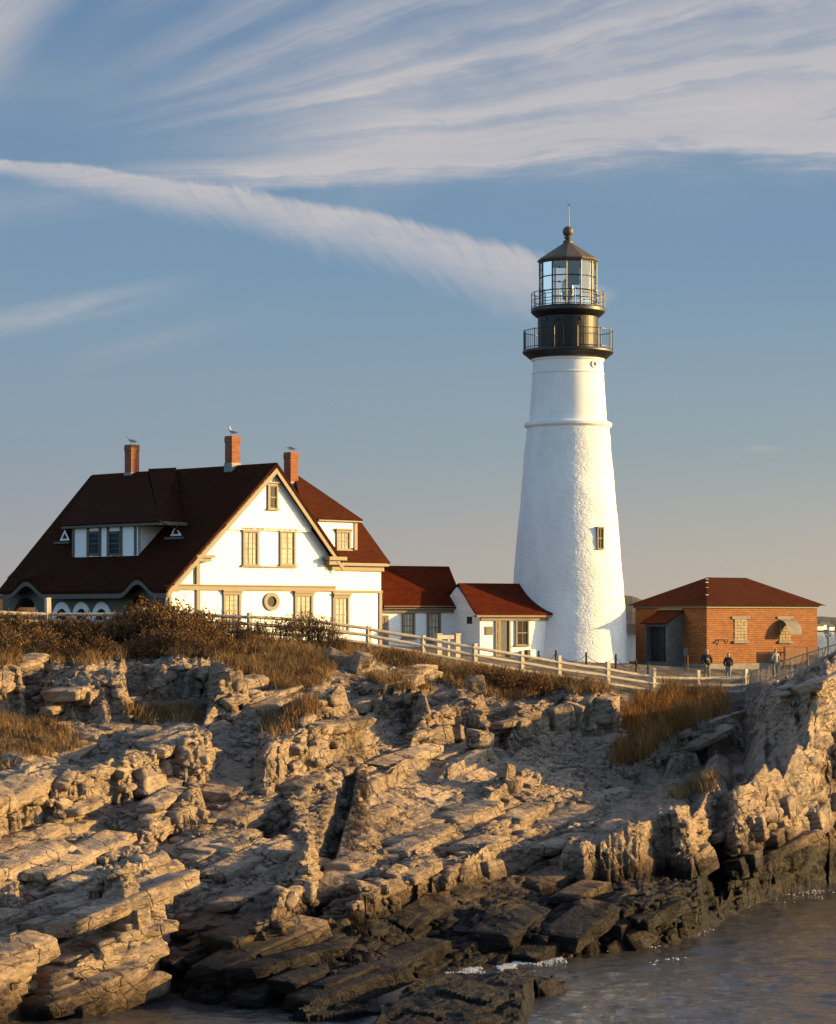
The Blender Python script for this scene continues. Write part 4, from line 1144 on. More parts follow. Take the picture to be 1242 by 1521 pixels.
m = MB(); m.box(EN, s0+.125, s0+.42, z0, z1-.01, .025, .06)
for v0, v1 in ((.06, .3), (.36, .66), (.72, .93)): m.box(EN, s0+.18, s0+.36, z0+(z1-z0)*v0, z0+(z1-z0)*v1, .0605, .08)
m.build('door_leaf', M['taupe'], fr)
window(entry, EN, 765, 785, 919, 960, 0, .10, 'pane_dark', 1, 2, 0)
def plate(parent, fc, x0, x1, y0, y1, name, mat):
    s0 = fc.inv(x0, y1)[0]; s1 = fc.inv(x1, y1)[0]; s0, s1 = sorted((s0, s1)); z0 = fc.inv((x0+x1)/2, y1)[1]; z1 = fc.inv((x0+x1)/2, y0)[1]
    m = MB(); m.box(fc, s0, s1, z0, z1, .002, .05); m.box(fc, s0+.05, s1-.05, z0+.05, z1-.05, .0505, .06); return m.build(name, M[mat], parent)
plate(entry, EN, 720.5, 731, 930.5, 943, 'plaque', 'plaque'); plate(entry, ES, 694.5, 701.5, 916, 926.5, 'vent_grille', 'black')
m = MB(); s = EN.inv(775, 970)[0]
ac = thing('heat_pump', 'small white box unit with dark grille at the foot of the entry building wall', 'heat pump', EN.p(s, 8.7, .5))
z0 = EN.inv(785, 979, .5)[1]; z1 = EN.inv(785, 965, .5)[1]
s0 = EN.inv(782, 970, .5)[0]; s1 = EN.inv(793, 970, .5)[0]
m.box(EN, s0+.15, s1, z0-.4, z1, .3, .7); m.build('case', M['white_paint'], ac)
m = MB(); m.box(EN, s0-.05, s0+.149, z0-.4, z1-.02, .3, .68); m.build('grille', M['black'], ac)

# ------------------------------------------------------------------ lighthouse
TY_ = 149.2; TXc = xat(843.8, TY_); K_ = F/TY_
def tz(py): return zat(py, TY_)
TC = Vector((TXc, TY_, 0))
light = thing('lighthouse', 'tall white rubble stone lighthouse with black lantern and galleries', 'lighthouse', (TXc, TY_, 8.3))
pr = [(1010, 94.5), (985, 91.5), (940, 87.5), (900, 84.3), (860, 81.2), (800, 76.0), (740, 70.3), (700, 66.8), (660, 63.2), (636, 61)]
zz = np.linspace(tz(1010), tz(636), 300); rr = np.interp(zz, [tz(a) for a, _ in pr], [b/K_ for _, b in pr])
th_ = np.linspace(0, 2*np.pi, 420, endpoint=False)
TH, ZZ = np.meshgrid(th_, zz); RR = np.repeat(rr[:, None], 420, 1)
arc = TH*3.0
def per(fn):    # seam-free around the tower
    w = np.clip((TH-5.6)/(2*np.pi-5.6), 0, 1); return fn(arc)*(1-w)+fn(arc-2*np.pi*3.0)*w
RR = RR+0.035*per(lambda a: fbm(a/0.55, ZZ/0.35, 300, 3, 0.55))+0.09*per(lambda a: fbm(a/2.2, ZZ/1.6, 310, 2))
V = np.stack([TXc+RR*np.sin(TH), TY_-RR*np.cos(TH), ZZ], -1).reshape(-1, 3)-np.array([TXc, TY_, 8.3])
ii = np.arange(V.shape[0]).reshape(300, 420); jj = np.roll(ii, -1, 1)
tw = raw_mesh('tower', V, np.stack([ii[:-1], jj[:-1], jj[1:], ii[1:]], -1).reshape(-1, 4), M['rubble'], smooth=True)
tw.parent = light; LOC[tw.name] = LOC[light.name]
m = MB(); m.lathe(TC, [(60.5/K_, tz(637)), (63.5/K_, tz(635)), (65.3/K_, tz(633)), (65.3/K_, tz(629.5)), (62/K_, tz(627.5)), (57.5/K_, tz(627))], 96); m.build('belt_course', M['tower_smooth'], light, smooth=False)
m = MB()
m.lathe(TC, [(58.2/K_, tz(630)), (57.2/K_, tz(620)), (55.2/K_, tz(590)), (53.2/K_, tz(560)), (53.0/K_, tz(557)), (54.0/K_, tz(556)), (54.0/K_, tz(555)), (52.6/K_, tz(554)), (52.0/K_, tz(540)), (52.2/K_, tz(537.5)), (54.0/K_, tz(536.5)), (54.2/K_, tz(534.5)), (55.4/K_, tz(533.5)), (56/K_, tz(531)), (57.5/K_, tz(530)), (58.5/K_, tz(528)), (61/K_, tz(527))], 120)
m.build('upper_shaft', M['tower_smooth'], light, smooth=False)
m = MB()
m.lathe(TC, [(56/K_, tz(534)), (59/K_, tz(532)), (63/K_, tz(528.5)), (66.5/K_, tz(526)), (67.6/K_, tz(524.5)), (67.6/K_, tz(522)), (66.5/K_, tz(521)), (45/K_, tz(520.5))], 96); m.build('gallery_deck', M['black'], light)
m = MB(); m.lathe(TC, [(45.5/K_, tz(521)), (45.5/K_, tz(517)), (45/K_, tz(516)), (45/K_, tz(472)), (46/K_, tz(470)), (48/K_, tz(468))], 64)
watch = m.build('watch_room', M['watch'], light, smooth=False)
# round-headed door outline and small ports on the watch room
def cyl(th, z, r): return Vector((TXc+r*math.sin(th), TY_-r*math.cos(th), z))
m = MB(); ra = 45.3/K_; t0 = R(-22); w = 0.34
prev = None
pts = [cyl(t0-w/2, tz(519), ra)]+[cyl(t0-w/2*math.cos(q), tz(489)+math.sin(q)*0.42, ra) for q in np.linspace(0, math.pi, 14)]+[cyl(t0+w/2, tz(519), ra)]
m.path(pts, 0.035); m.build('door_frame', M['black'], watch)
for td in (-52, 24):
    m = MB(); c0 = cyl(R(td), tz(477), 44.8/K_); c1 = cyl(R(td), tz(477), 46.2/K_); m.tube(c0, c1, .13, 14); m.build('port', M['black'], watch)
def railing(name, r, zdeck, ztop, nposts, nbal, levels, cap, rp, rb):
    m = MB()
    for i in range(nposts):
        q = 2*math.pi*(i+.3)/nposts; m.tube(cyl(q, zdeck, r), cyl(q, ztop+cap, r), rp, 6)
    for zq in levels:
        ring = [cyl(2*math.pi*i/72, zq, r) for i in range(73)]; m.path(ring, rp*.85, 5)
    o = m.build(name, M['black'], light)
    if nbal:
        m = MB()
        for i in range(nbal):
            q = 2*math.pi*i/nbal; m.tube(cyl(q, zdeck, r), cyl(q, ztop, r), rb, 4)
        m.build('balustrade', M['black'], o)
    return o
railing('gallery_railing', 66/K_, tz(521), tz(492.5), 12, 84, (tz(492.5), tz(518)), .06, .028, .011)
m = MB(); m.lathe(TC, [(46/K_, tz(472)), (49/K_, tz(470)), (53/K_, tz(466.5)), (55.2/K_, tz(464)), (55.2/K_, tz(459.5)), (53.5/K_, tz(458)), (43/K_, tz(457))], 96); m.build('lantern_deck', M['black'], light)
railing('lantern_railing', 54/K_, tz(458), tz(436), 14, 0, (tz(436), tz(447), tz(456)), .04, .026, 0)
# lantern: ten-sided glazed cage
NS = 12; rl_ = 42.2/K_; a0 = R(-6.4)
ang = [a0+2*math.pi*i/NS for i in range(NS)]
zl0, zl1 = tz(457), tz(391)
m = MB()
for q in ang: m.tube(cyl(q, zl0, rl_), cyl(q, zl1, rl_), .045, 6)
for zq in (zl0+.02, tz(434), tz(413), zl1-.02):
    for i in range(NS): m.tube(cyl(ang[i], zq, rl_), cyl(ang[(i+1) % NS], zq, rl_), .035, 6)
cage = m.build('lantern_frame', M['black'], light)
for i in range(NS):
    m = MB(); r2 = rl_-.012
    m.quad(cyl(ang[i], zl0, r2), cyl(ang[(i+1) % NS], zl0, r2), cyl(ang[(i+1) % NS], zl1, r2), cyl(ang[i], zl1, r2)); m.build('glass_pane', M['glass'], cage)
    m = MB()
    for zq in ((tz(402), tz(423)) if i in (NS-1, NS-3, 5) else ()):
        q = (ang[i]+ang[(i+1) % NS] if i < NS-1 else ang[i]+ang[0]+2*math.pi)/2
        m.tube(cyl(q, zq, rl_*.965), cyl(q, zq, rl_*.945), .06, 8)
    m.build_each('glazing_stud', M['black'], cage)
m = MB(); r2 = rl_*.90
def curt(i0, i1, k0, k1, za, zb, mat, nm):
    m = MB(); n = 14; rows = []
    for k in range(n+1):
        q = ang[i0]+(ang[i1]-ang[i0])*(k0+(k1-k0)*k/n); rr_ = rl_*(.90+.012*(k % 2)); rows.append([cyl(q, za, rr_), cyl(q, zb, rr_)])
    m.grid(rows); m.grid([[q*1.0+Vector((0, .01, 0)) for q in r] for r in rows]); m.build(nm, M[mat], light)
curt(0, 1, .0, 1.0, tz(428), zl1, 'curtain_grey', 'curtain')
curt(1, 2, .05, .95, tz(446), zl1, 'blind', 'blind')
curt(2, 3, .1, .9, tz(446), zl1, 'blind', 'blind')
m = MB(); m.lathe(TC, [(.16, zl0), (.16, tz(446)), (.30, tz(445)), (.36, tz(438)), (.38, tz(430)), (.36, tz(422)), (.28, tz(416)), (.1, tz(413))], 24); m.build('lens', M['lens'], light, smooth=True)
m = MB()
m.lathe(TC, [(42.5/K_, tz(391.5)), (44/K_, tz(389.5)), (45.5/K_, tz(388.5)), (45.8/K_, tz(387)), (44/K_, tz(385)), (7.5/K_, tz(361.5)), (7.5/K_, tz(358.5)), (5/K_, tz(357))], NS, ang[0])
rf = m.build('lantern_roof', M['lantern_roof'], light)
m = MB(); m.lathe(TC+Vector((xat(846.3, TY_)-TXc-.1, 0, 0)), [(4.6/K_, tz(358)), (3.6/K_, tz(354.5)), (6.2/K_, tz(353.5)), (6.2/K_, tz(352.3)), (3.4/K_, tz(351.6))]+[(8/K_*math.cos(q), tz(344)+8/K_*math.sin(q)) for q in np.linspace(-1.15, 1.45, 12)], 24); m.build('ball_finial', M['lantern_roof'], rf, smooth=True)
m = MB(); c = TC+Vector((.05, 0, 0)); m.tube((c.x, c.y, tz(337)), (c.x, c.y, tz(303)), .035, 6, .012); m.tube((c.x-.08, c.y, tz(306)), (c.x+.08, c.y, tz(302)), .012, 4); m.tube((c.x+.08, c.y, tz(306)), (c.x-.08, c.y, tz(302)), .012, 4); m.build('lightning_rod', M['black'], rf)
# tower window and porthole
qw = math.asin((888.5-843.8)/75.0)+R(3.4)
def tower_win():
    z0, z1 = tz(816), tz(787); rad = 78.2/K_; c = cyl(qw-R(6), 0, rad)
    nrm = Vector((math.sin(qw-R(6)), -math.cos(qw-R(6)), 0)); hx = Vector((nrm.y*-1, nrm.x, 0))
    fc = Facade(0, 100, 0); fc.O = Vector((c.x, c.y, 0)); fc.h = hx; fc.n = nrm
    m = MB(); w = .25
    m.box(fc, -w, -w+.08, z0, z1, -.4, .03); m.box(fc, w-.08, w, z0, z1, -.4, .03); m.box(fc, -w, w, z1+.001, z1+.09, -.4, .06); m.box(fc, -w, w, z0-.08, z0-.001, -.4, .08)
    o = m.build('window', M['taupe'], light)
    m = MB(); m.box(fc, -w+.081, w-.081, z0, z1, -.4, -.02); m.build('pane', M['pane_dark'], o)
    m = MB(); m.box(fc, -.02, .02, z0, z1, -.018, .01); m.box(fc, -w+.081, -.021, (z0+z1)/2-.03, (z0+z1)/2+.03, -.018, .01); m.box(fc, .021, w-.081, (z0+z1)/2-.03, (z0+z1)/2+.03, -.018, .01); m.build('sash', M['taupe'], o)
tower_win()
qp = math.asin((877.8-843.8)/53.0)+R(3.4); c = cyl(qp, tz(544.5), 52.3/K_); nr = Vector((math.sin(qp), -math.cos(qp), 0))
m = MB()
hx = Vector((-nr.y, nr.x, 0)); up_ = Vector((0, 0, 1)); Kq = 24
def pp(q, r, o): return c+hx*(math.cos(q)*r)+up_*(math.sin(q)*r)+nr*o
for i in range(Kq):
    a_, b_ = 2*math.pi*i/Kq, 2*math.pi*(i+1)/Kq
    m.hexa([pp(a_, .13, -.1), pp(b_, .13, -.1), pp(b_, .13, .07), pp(a_, .13, .07)], [pp(a_, .23, -.1), pp(b_, .23, -.1), pp(b_, .23, .07), pp(a_, .23, .07)])
po = m.build('porthole', M['tower_smooth'], light, weld=True)
m = MB(); m.add([pp(2*math.pi*i/Kq, .14, .01) for i in range(Kq)], [tuple(range(Kq))]); m.build('pane', M['pane_dark'], po)

# ------------------------------------------------------------------ brick fog signal building
YB = 147.0; BR = Facade(1050, YB, 38); BL = Facade(1050, YB, 38, True)
M['brick'] = mat_brick('orange_brick', (0.34, 0.120, 0.026), (0.24, 0.078, 0.018), (0.075, 0.035, 0.014), BR)
fog = thing('brick_building', 'low orange brick building with hipped red roof beside the lighthouse', 'building', BR.p(4, 8.0, -3))
sb = BR.inv(1214, 950)[0]; sl = BL.inv(944.5, 950)[0]
zbe = zat(903, YB); zbf = zat(986, YB)
m = MB(); m.box(BR, 0, sb, zbf, zbe, -sl, 0); m.build('wall', M['brick'], fog)
m = MB(); m.box(BR, -.10, sb+.1, 6.8, zbf-.001, -sl-.1, .10); m.build('foundation', M['concrete'], fog)
m = MB(); m.box(BR, -.12, sb+.12, zbe+.001, zbe+.16, -sl-.12, .12); m.build_each('eave_trim', M['taupe'], fog)
zr_ = zat(857, YB+3); e = .40; hd = (sl+2*e)/2
A, B_, C_, D_ = BR.p(-e, zbe+.165, e), BR.p(sb+e, zbe+.165, e), BR.p(sb+e, zbe+.165, -sl-e), BR.p(-e, zbe+.165, -sl-e)
r0 = BR.p(-e+hd, zr_, e-hd); r1 = BR.p(sb+e-hd, zr_, e-hd)
m = MB(); m.add([A, B_, C_, D_, r0, r1], [(0, 1, 5, 4), (1, 2, 5), (2, 3, 4, 5), (3, 0, 4), (0, 3, 2, 1)])
fr_ = m.build('roof', M['roof2'], fog)
m = MB()
for tt in (.35, .62, .8, .92): q = A.lerp(r0, tt); m.box(Facade(1050, q.y, 38), -.1, .1, q.z, q.z+random.uniform(.02, .06), -.05, .05)
m.v = [(x, y, z) for x, y, z in m.v]; m.build_each('ridge_flashing', M['metal'], fr_)
def block_window(x0, x1, y0, y1, name='blocked_window'):
    s0 = BR.inv(x0, y1)[0]; s1 = BR.inv(x1, y1)[0]; z0 = BR.inv((x0+x1)/2, y1)[1]; z1 = BR.inv((x0+x1)/2, y0)[1]
    m = MB(); nr_ = 7; nc = 4
    for i in range(nr_):
        for j in range(nc):
            m.box(BR, s0+(s1-s0)*j/nc+.012, s0+(s1-s0)*(j+1)/nc-.012, z0+(z1-z0)*i/nr_+.012, z0+(z1-z0)*(i+1)/nr_-.012, .002, .03+.03*random.random())
    w = m.build(name, M['stone_block'], fog)
    m = MB(); m.box(BR, s0-.22, s1+.22, z1+.001, z1+.16, .002, .08); m.build('lintel', M['concrete'], w)
    m = MB(); m.box(BR, s0-.12, s1+.12, z0-.14, z0-.001, .002, .14); m.build('sill', M['concrete'], w)
    return s0, s1, z0, z1, w
block_window(1090.5, 1109.5, 919.5, 952)
s0, s1, z0, z1, w = block_window(1157.5, 1174.5, 919.5, 952)
m = MB(); K = 10    # curved metal hood over the second opening
rows = []
for i in range(K+1):
    q = math.pi/2*i/K; rows.append([BR.p(s0-.02, z1-.05-.85*(1-math.cos(q)), .05+.75*math.sin(q)), BR.p(s1+.16, z1-.05-.85*(1-math.cos(q)), .05+.75*math.sin(q))])
m.grid(rows); m.grid([[q-Vector((0, 0, .03)) for q in r] for r in rows])
m.build('vent_hood', M['concrete'], fog)
m = MB(); z = BR.inv(1072, 955)[1]; sA = BR.inv(1066, 955)[0]; sB = BR.inv(1079, 955)[0]
m.path([BR.p(sA, z-.1, .05), BR.p(sA, z+.22, .12), BR.p(sB, z+.22, .12), BR.p(sB, z-.02, .05)], .03); m.path([BR.p(sA-.3, z+.02, .05), BR.p(sA-.05, z+.1, .05)], .05); m.build('wall_pipe', M['rust'], fog)
# lean-to entrance on the left wall
sp0 = BL.inv(1014, 980)[0]; out = 1.25
sp1 = sp0+1.95; zt = BL.inv(985, 926, out)[1]; zh = BL.inv(994, 909, 0)[1]
m = MB(); m.box(BL, sp0, sp0+.14, 6.9, zt, .002, out)
m.add([BL.p(sp0, zt, .002), BL.p(sp0, zt, out), BL.p(sp0, zh, .002)], [(0, 1, 2)]); m.add([BL.p(sp0+.14, zt, .002), BL.p(sp0+.14, zt, out), BL.p(sp0+.14, zh, .002)], [(0, 1, 2)])
m.box(BL, sp1-.14, sp1, 6.9, zt, .002, out); m.box(BL, sp0+.141, sp1-.141, zt-.2, zt, out-.12, out)
m.box(BL, sp0, sp1, 6.9, zat(983, YB+1), out+.001, out+.2)
porch = m.build('porch', M['grey_wall'], fog)
m = MB(); m.box(BL, sp0+.141, sp1-.141, 6.9, zt-.201, out-.5, out-.42)
for k in (.33, .66): m.box(BL, sp0+(sp1-sp0)*k-.02, sp0+(sp1-sp0)*k+.02, 7, zt-.21, out-.419, out-.39)
m.build('porch_door', M['dark_door'], porch)
m = MB(); roof_slab(m, [BL.p(sp0-.12, zh+.1, -.0), BL.p(sp1+.12, zh+.1, .0), BL.p(sp1+.12, zt+.02, out+.28), BL.p(sp0-.12, zt+.02, out+.28)], .07); m.build('porch_roof', M['roof2'], porch)
m = MB(); m.box(BL, sp0-.05, sp1+.1, zh+.11, zh+.30, .002, .10); m.build('porch_flashing', M['concrete'], porch)
# railing panel at the far right of the brick wall
zf = BR.inv(1190, 985, .9)[1]
rp_ = thing('steel_railing', 'rusty steel railing in front of the right end of the brick wall', 'railing', BR.p(BR.inv(1190, 985, .9)[0], zf, .9))
m = MB(); q0 = BR.inv(1165, 980, .9)[0]; q1 = BR.inv(1216, 980, .9)[0]; ztp = BR.inv(1190, 960, .9)[1]
for i in range(4): sq = q0+(q1-q0)*i/3; m.tube(BR.p(sq, zf-.8, .9), BR.p(sq, ztp, .9), .035)
m.build_each('post', M['rust'], rp_)
m = MB()
for zq in (ztp-.02, ztp-.5, ztp-1.0): m.tube(BR.p(q0, zq, .93), BR.p(q1, zq, .93), .03)
m.build_each('rail', M['rust'], rp_)
m = MB(); m.box(BR, q0+.05, q0+(q1-q0)*.62, ztp-1.1, ztp-.06, .96, .98); m.build('mesh_panel', M['rust'], rp_)

# ------------------------------------------------------------------ post-and-rail fence along the bluff
FP = [(-60, 905, 938, 120), (72, 888, 942, 122), (215, 903, 942, 122.3), (300, 908, 943, 122.5), (371, 910, 946, 122.8), (461, 916, 951, 123.8), (547, 930, 963, 124.8), (628, 944, 977, 125.6), (705, 956, 991, 126.2), (775, 967, 1003, 127.3), (830, 974, 1012, 128.1), (902, 983, 1022, 129.2), (970, 993, 1034, 130.4), (1037, 996, 1036, 131.6), (1108, 994, 1034, 132.8)]
fence = thing('rail_fence', 'long weathered post and rail fence along the top of the bluff', 'fence', P(547, 963, 124.8))
posts = []
for px, pt_, pb, Y in FP:
    a = P(px, pt_, Y); b = P(px, pb, Y); b.z -= 0.35
    tilt = Vector((random.uniform(-.04, .04), 0, 0)); 
    m = MB(); w = .11 if px != 72 else .13
    yw_ = R(38); cx_, sy_ = Vector((math.cos(yw_), math.sin(yw_), 0))*w, Vector((-math.sin(yw_), math.cos(yw_), 0))*w
    m.hexa([b-cx_-sy_, b+cx_-sy_, b+cx_+sy_, b-cx_+sy_], [a+tilt-(cx_+sy_)*.9, a+tilt+(cx_-sy_)*.9+Vector((0, 0, .02)), a+tilt+(cx_+sy_)*.9+Vector((0, 0, .02)), a+tilt-(cx_-sy_)*.9])
    m.build('post', M['rail'], fence); posts.append((a, P(px, pb, Y)))
for (a0, b0), (a1, b1), f0 in zip(posts[:-1], posts[1:], FP[:-1]):
    for k, fz in enumerate((0.12, 0.45, 0.80)):
        h0 = 1.10; h1 = 1.10
        if f0[0] <= 72 and k != 0 and f0[0] == 72: pass
        p0 = b0+Vector((0, 0, h0*(1-fz)+.02)); p1 = b1+Vector((0, 0, h1*(1-fz)+.02))
        if f0[0] == 72: p0.z = b0.z+1.1*(1-fz)
        d = Vector((0, -.05, 0)); jz = random.uniform(-.03, .03)
        m = MB(); mid = (p0+p1)/2+Vector((0, 0, random.uniform(-.04, .01)))
        e = (p1-p0).normalized()*.12
        m.tube(p0-e+d+Vector((0, 0, jz)), mid+d, .085, 7, .092); m.tube(mid+d, p1+e+d-Vector((0, 0, jz)), .092, 7, .08)
        m.build('rail', M['rail'], fence)
# concrete edge under the fence by the path
m = MB()
for (x0, y0), (x1, y1) in zip([(925, 1027), (965, 1036), (1012, 1040), (1060, 1037)], [(963, 1036), (1010, 1040), (1058, 1038), (1106, 1035)]):
    a = P(x0, y0+2, 129.4+(x0-925)*.016); b = P(x1, y1+2, 129.4+(x1-925)*.016); w = Vector((0, .35, 0)); h = Vector((0, 0, .30)); d = Vector((0, 0, -.35))
    m.hexa([a+d, b+d, b+w+d, a+w+d], [a+h*.4, b+h*.4, b+w+h*.4, a+w+h*.4])
kb = m.build('kerb', M['concrete'], None, loc=P(1010, 1040, 130.8)); tag(kb, 'low concrete kerb below the rail fence beside the path', 'kerb', kind='structure')

# ------------------------------------------------------------------ chain-link fence climbing the rocks
CL = [(1110, 1001, 1040, 132.6), (1130, 993, 1036, 132.0), (1150, 986, 1026, 131.4), (1175, 978, 1019, 130.8), (1200, 970, 1010, 130.2), (1222, 963, 1002, 129.7), (1246, 956, 994, 129.2), (1268, 950, 989, 128.8)]
cl = thing('chain_link_fence', 'galvanised chain link fence climbing the rocks at the right', 'fence', P(1175, 1010, 126))
tops = [P(a, b, d) for a, b, c, d in CL]; bots = [P(a, c, d) for a, b, c, d in CL]
for i, (t_, b_) in enumerate(zip(tops, bots)):
    m = MB(); lean = Vector((.16 if i % 2 else .05, 0, 0)); m.tube(b_+lean-Vector((0, 0, .9)), t_, .032, 7); m.build('post', M['metal'], cl)
m = MB(); m.path(tops, .030, 7); m.build('top_rail', M['metal'], cl)
m = MB(); mids = [t_.lerp(b_, .52) for t_, b_ in zip(tops, bots)]; m.path(mids, .034, 7); m.build('mid_rail', M['metal'], cl)
def along(arr, u):
    u = max(0, min(len(arr)-1.0001, u)); i = int(u); return arr[i].lerp(arr[i+1], u-i)
m = MB(); NU = 150
def mp_(u, v):
    q = along(tops, u).lerp(along(bots, u), v); s = .10*math.sin(v*math.pi)*math.sin(u*5.3)+.05*math.sin(u*17+v*3)
    return q+Vector((.05*math.sin(u*9+v*5), s, 0))
un = len(tops)-1
for k in range(-14, NU):
    for sg in (1, -1):
        pts = []
        for v in np.linspace(0, 1, 5):
            u = (k+sg*v*7+(7 if sg < 0 else 0))/NU*un
            if 0 <= u <= un: pts.append(mp_(u, v))
        if len(pts) > 1: m.path(pts, .0065, 3)
m.build('wire_mesh', M['metal'], cl)
m = MB(); q = ground(1117, 1060); 
pp_ = thing('metal_stake', 'thin pale metal stake standing in the rocks below the fence corner', 'stake', P(1116, 1072, 122.5))
m.tube(P(1116, 1074, 122.5), P(1116.5, 1037, 122.5), .03, 6); m.build('shaft', M['metal'], pp_)
m = MB(); m.tube(P(1110, 1038.5, 122.5), P(1117, 1037, 122.5), .025, 6); m.build('arm', M['metal'], pp_)

# ------------------------------------------------------------------ black posts and chain round the tower
ch = thing('chain_barrier', 'black posts with slack chain around the foot of the lighthouse', 'chain barrier', P(870, 990, 142))
cp = [(800, 968, 987, 143.5), (826, 967, 985, 142.5), (871, 970, 988, 141.5), (915, 973, 989, 141.5), (945, 981, 999, 141), (963, 986, 1003, 140)]
tp = []
for px, a, b, Y in cp:
    m = MB(); t_ = P(px, a, Y); m.tube(P(px, b, Y)-Vector((0, 0, .5)), t_, .06, 8); m.tube(t_, t_+Vector((0, 0, .05)), .08, 8, .03); m.build('post', M['black'], ch); tp.append(t_-Vector((0, 0, .10)))
m = MB()
for a, b in zip(tp[:-1], tp[1:]):
    m.path([a.lerp(b, u)-Vector((0, 0, .42*4*u*(1-u))) for u in np.linspace(0, 1, 11)], .016, 5)
m.build('chain', M['black'], ch)

# ------------------------------------------------------------------ wooden gate frame, utility post, lamp post
gt = thing('wooden_stand', 'pale wooden stand with two square posts and a crossbar behind the rail fence', 'stand', P(670, 985, 134))
FG = Facade(650, 134, 38)
for x0, x1 in ((650, 656.5), (677.5, 684)):
    m = MB(); s0 = FG.inv(x0, 960)[0]; s1 = FG.inv(x1, 960)[0]; m.box(FG, s0, s1, FG.inv(x0, 1000)[1], FG.inv(x0, 942.5)[1], -.24, 0); m.box(FG, s0-.04, s1+.04, FG.inv(x0, 942.5)[1]+.001, FG.inv(x0, 941)[1], -.28, .04); m.build('post', M['rail'], gt)
m = MB(); m.box(FG, FG.inv(656.6, 960)[0], FG.inv(677.4, 960)[0], FG.inv(665, 949)[1], FG.inv(665, 943.5)[1], -.20, -.06); m.build('crossbar', M['rail'], gt)
m = MB(); m.box(FG, FG.inv(667, 960)[0], FG.inv(670, 960)[0], FG.inv(665, 1000)[1], FG.inv(665, 949.2)[1], -.18, -.08); m.build('brace', M['rail'], gt)
ub = thing('meter_box', 'small brown metal meter box on a post before the brick wall', 'meter box', P(1020, 992, 144))
FU = Facade(1020, 144, 0)
m = MB(); s0 = FU.inv(1016, 970)[0]; s1 = FU.inv(1021.5, 970)[0]; m.box(FU, s0, s1, FU.inv(1018, 973.5)[1], FU.inv(1018, 963.5)[1], -.12, .1); m.box(FU, s0-.03, s1+.03, FU.inv(1018, 963.5)[1]+.001, FU.inv(1018, 963)[1]+.02, -.15, .13); m.build('box', M['grey_wall'], ub)
m = MB(); 
for dx in (-.03, .12): m.tube(P(1018.5, 993, 144)+Vector((dx, 0, -.4)), P(1018.5, 973, 144)+Vector((dx, 0, 0)), .035, 6)
m.build_each('post', M['rust'], ub)
lp = thing('lamp_post', 'small lantern shaped lamp post behind the chain link fence at the right edge', 'lamp post', P(1230, 990, 131))
m = MB(); m.tube(P(1230.3, 1000, 131), P(1230.3, 950, 131), .04, 8); m.build('post', M['black'], lp)
m = MB(); c = P(1230.3, 941, 131); m.lathe((c.x, c.y, 0), [(.08, c.z-.30), (.12, c.z-.24), (.12, c.z-.20)], 12); m.lathe((c.x, c.y, 0), [(.25, c.z), (.25, c.z+.05), (.10, c.z+.10)], 12)
for i in range(8): q = 2*math.pi*i/8; m.tube((c.x+.11*math.cos(q), c.y+.11*math.sin(q), c.z-.21), (c.x+.19*math.cos(q), c.y+.19*math.sin(q), c.z+.01), .015, 4)
m.build('lamp_head', M['metal'], lp)

# ------------------------------------------------------------------ figures grown with the skin modifier
def skin_mesh(name, chains, mat, parent, root=0, levels=2):
    """chains: list of [(x,y,z,r),...]; a chain may start with an int = index of an existing vertex"""
    V = []; Eg = []; Rd = []
    for c in chains:
        prev = None
        for q in c:
            if isinstance(q, int): prev = q; continue
            V.append(q[:3]); Rd.append(q[3] if len(q) == 4 else q[3:5])
            if prev is not None: Eg.append((prev, len(V)-1))
            prev = len(V)-1
    me = bpy.data.meshes.new(name); me.from_pydata(V, Eg, [])
    o = bpy.data.objects.new(name, me); COL.objects.link(o)
    sk = o.modifiers.new('Skin', 'SKIN'); sk.use_smooth_shade = True
    for i, r in enumerate(Rd): me.skin_vertices[0].data[i].radius = (r, r) if not isinstance(r, tuple) else r
    for i in range(len(V)): me.skin_vertices[0].data[i].use_root = (i == root)
    sb_ = o.modifiers.new('Sub', 'SUBSURF'); sb_.levels = sb_.render_levels = levels
    dg = bpy.context.evaluated_depsgraph_get()
    nm = bpy.data.meshes.new_from_object(o.evaluated_get(dg)); nm.name = name
    o.modifiers.clear(); o.data = nm; bpy.data.meshes.remove(me)
    nm.materials.clear(); nm.materials.append(mat)
    if parent is not None: o.parent = parent
    LOC[o.name] = LOC[parent.name] if parent is not None else Vector((0, 0, 0))
    return o
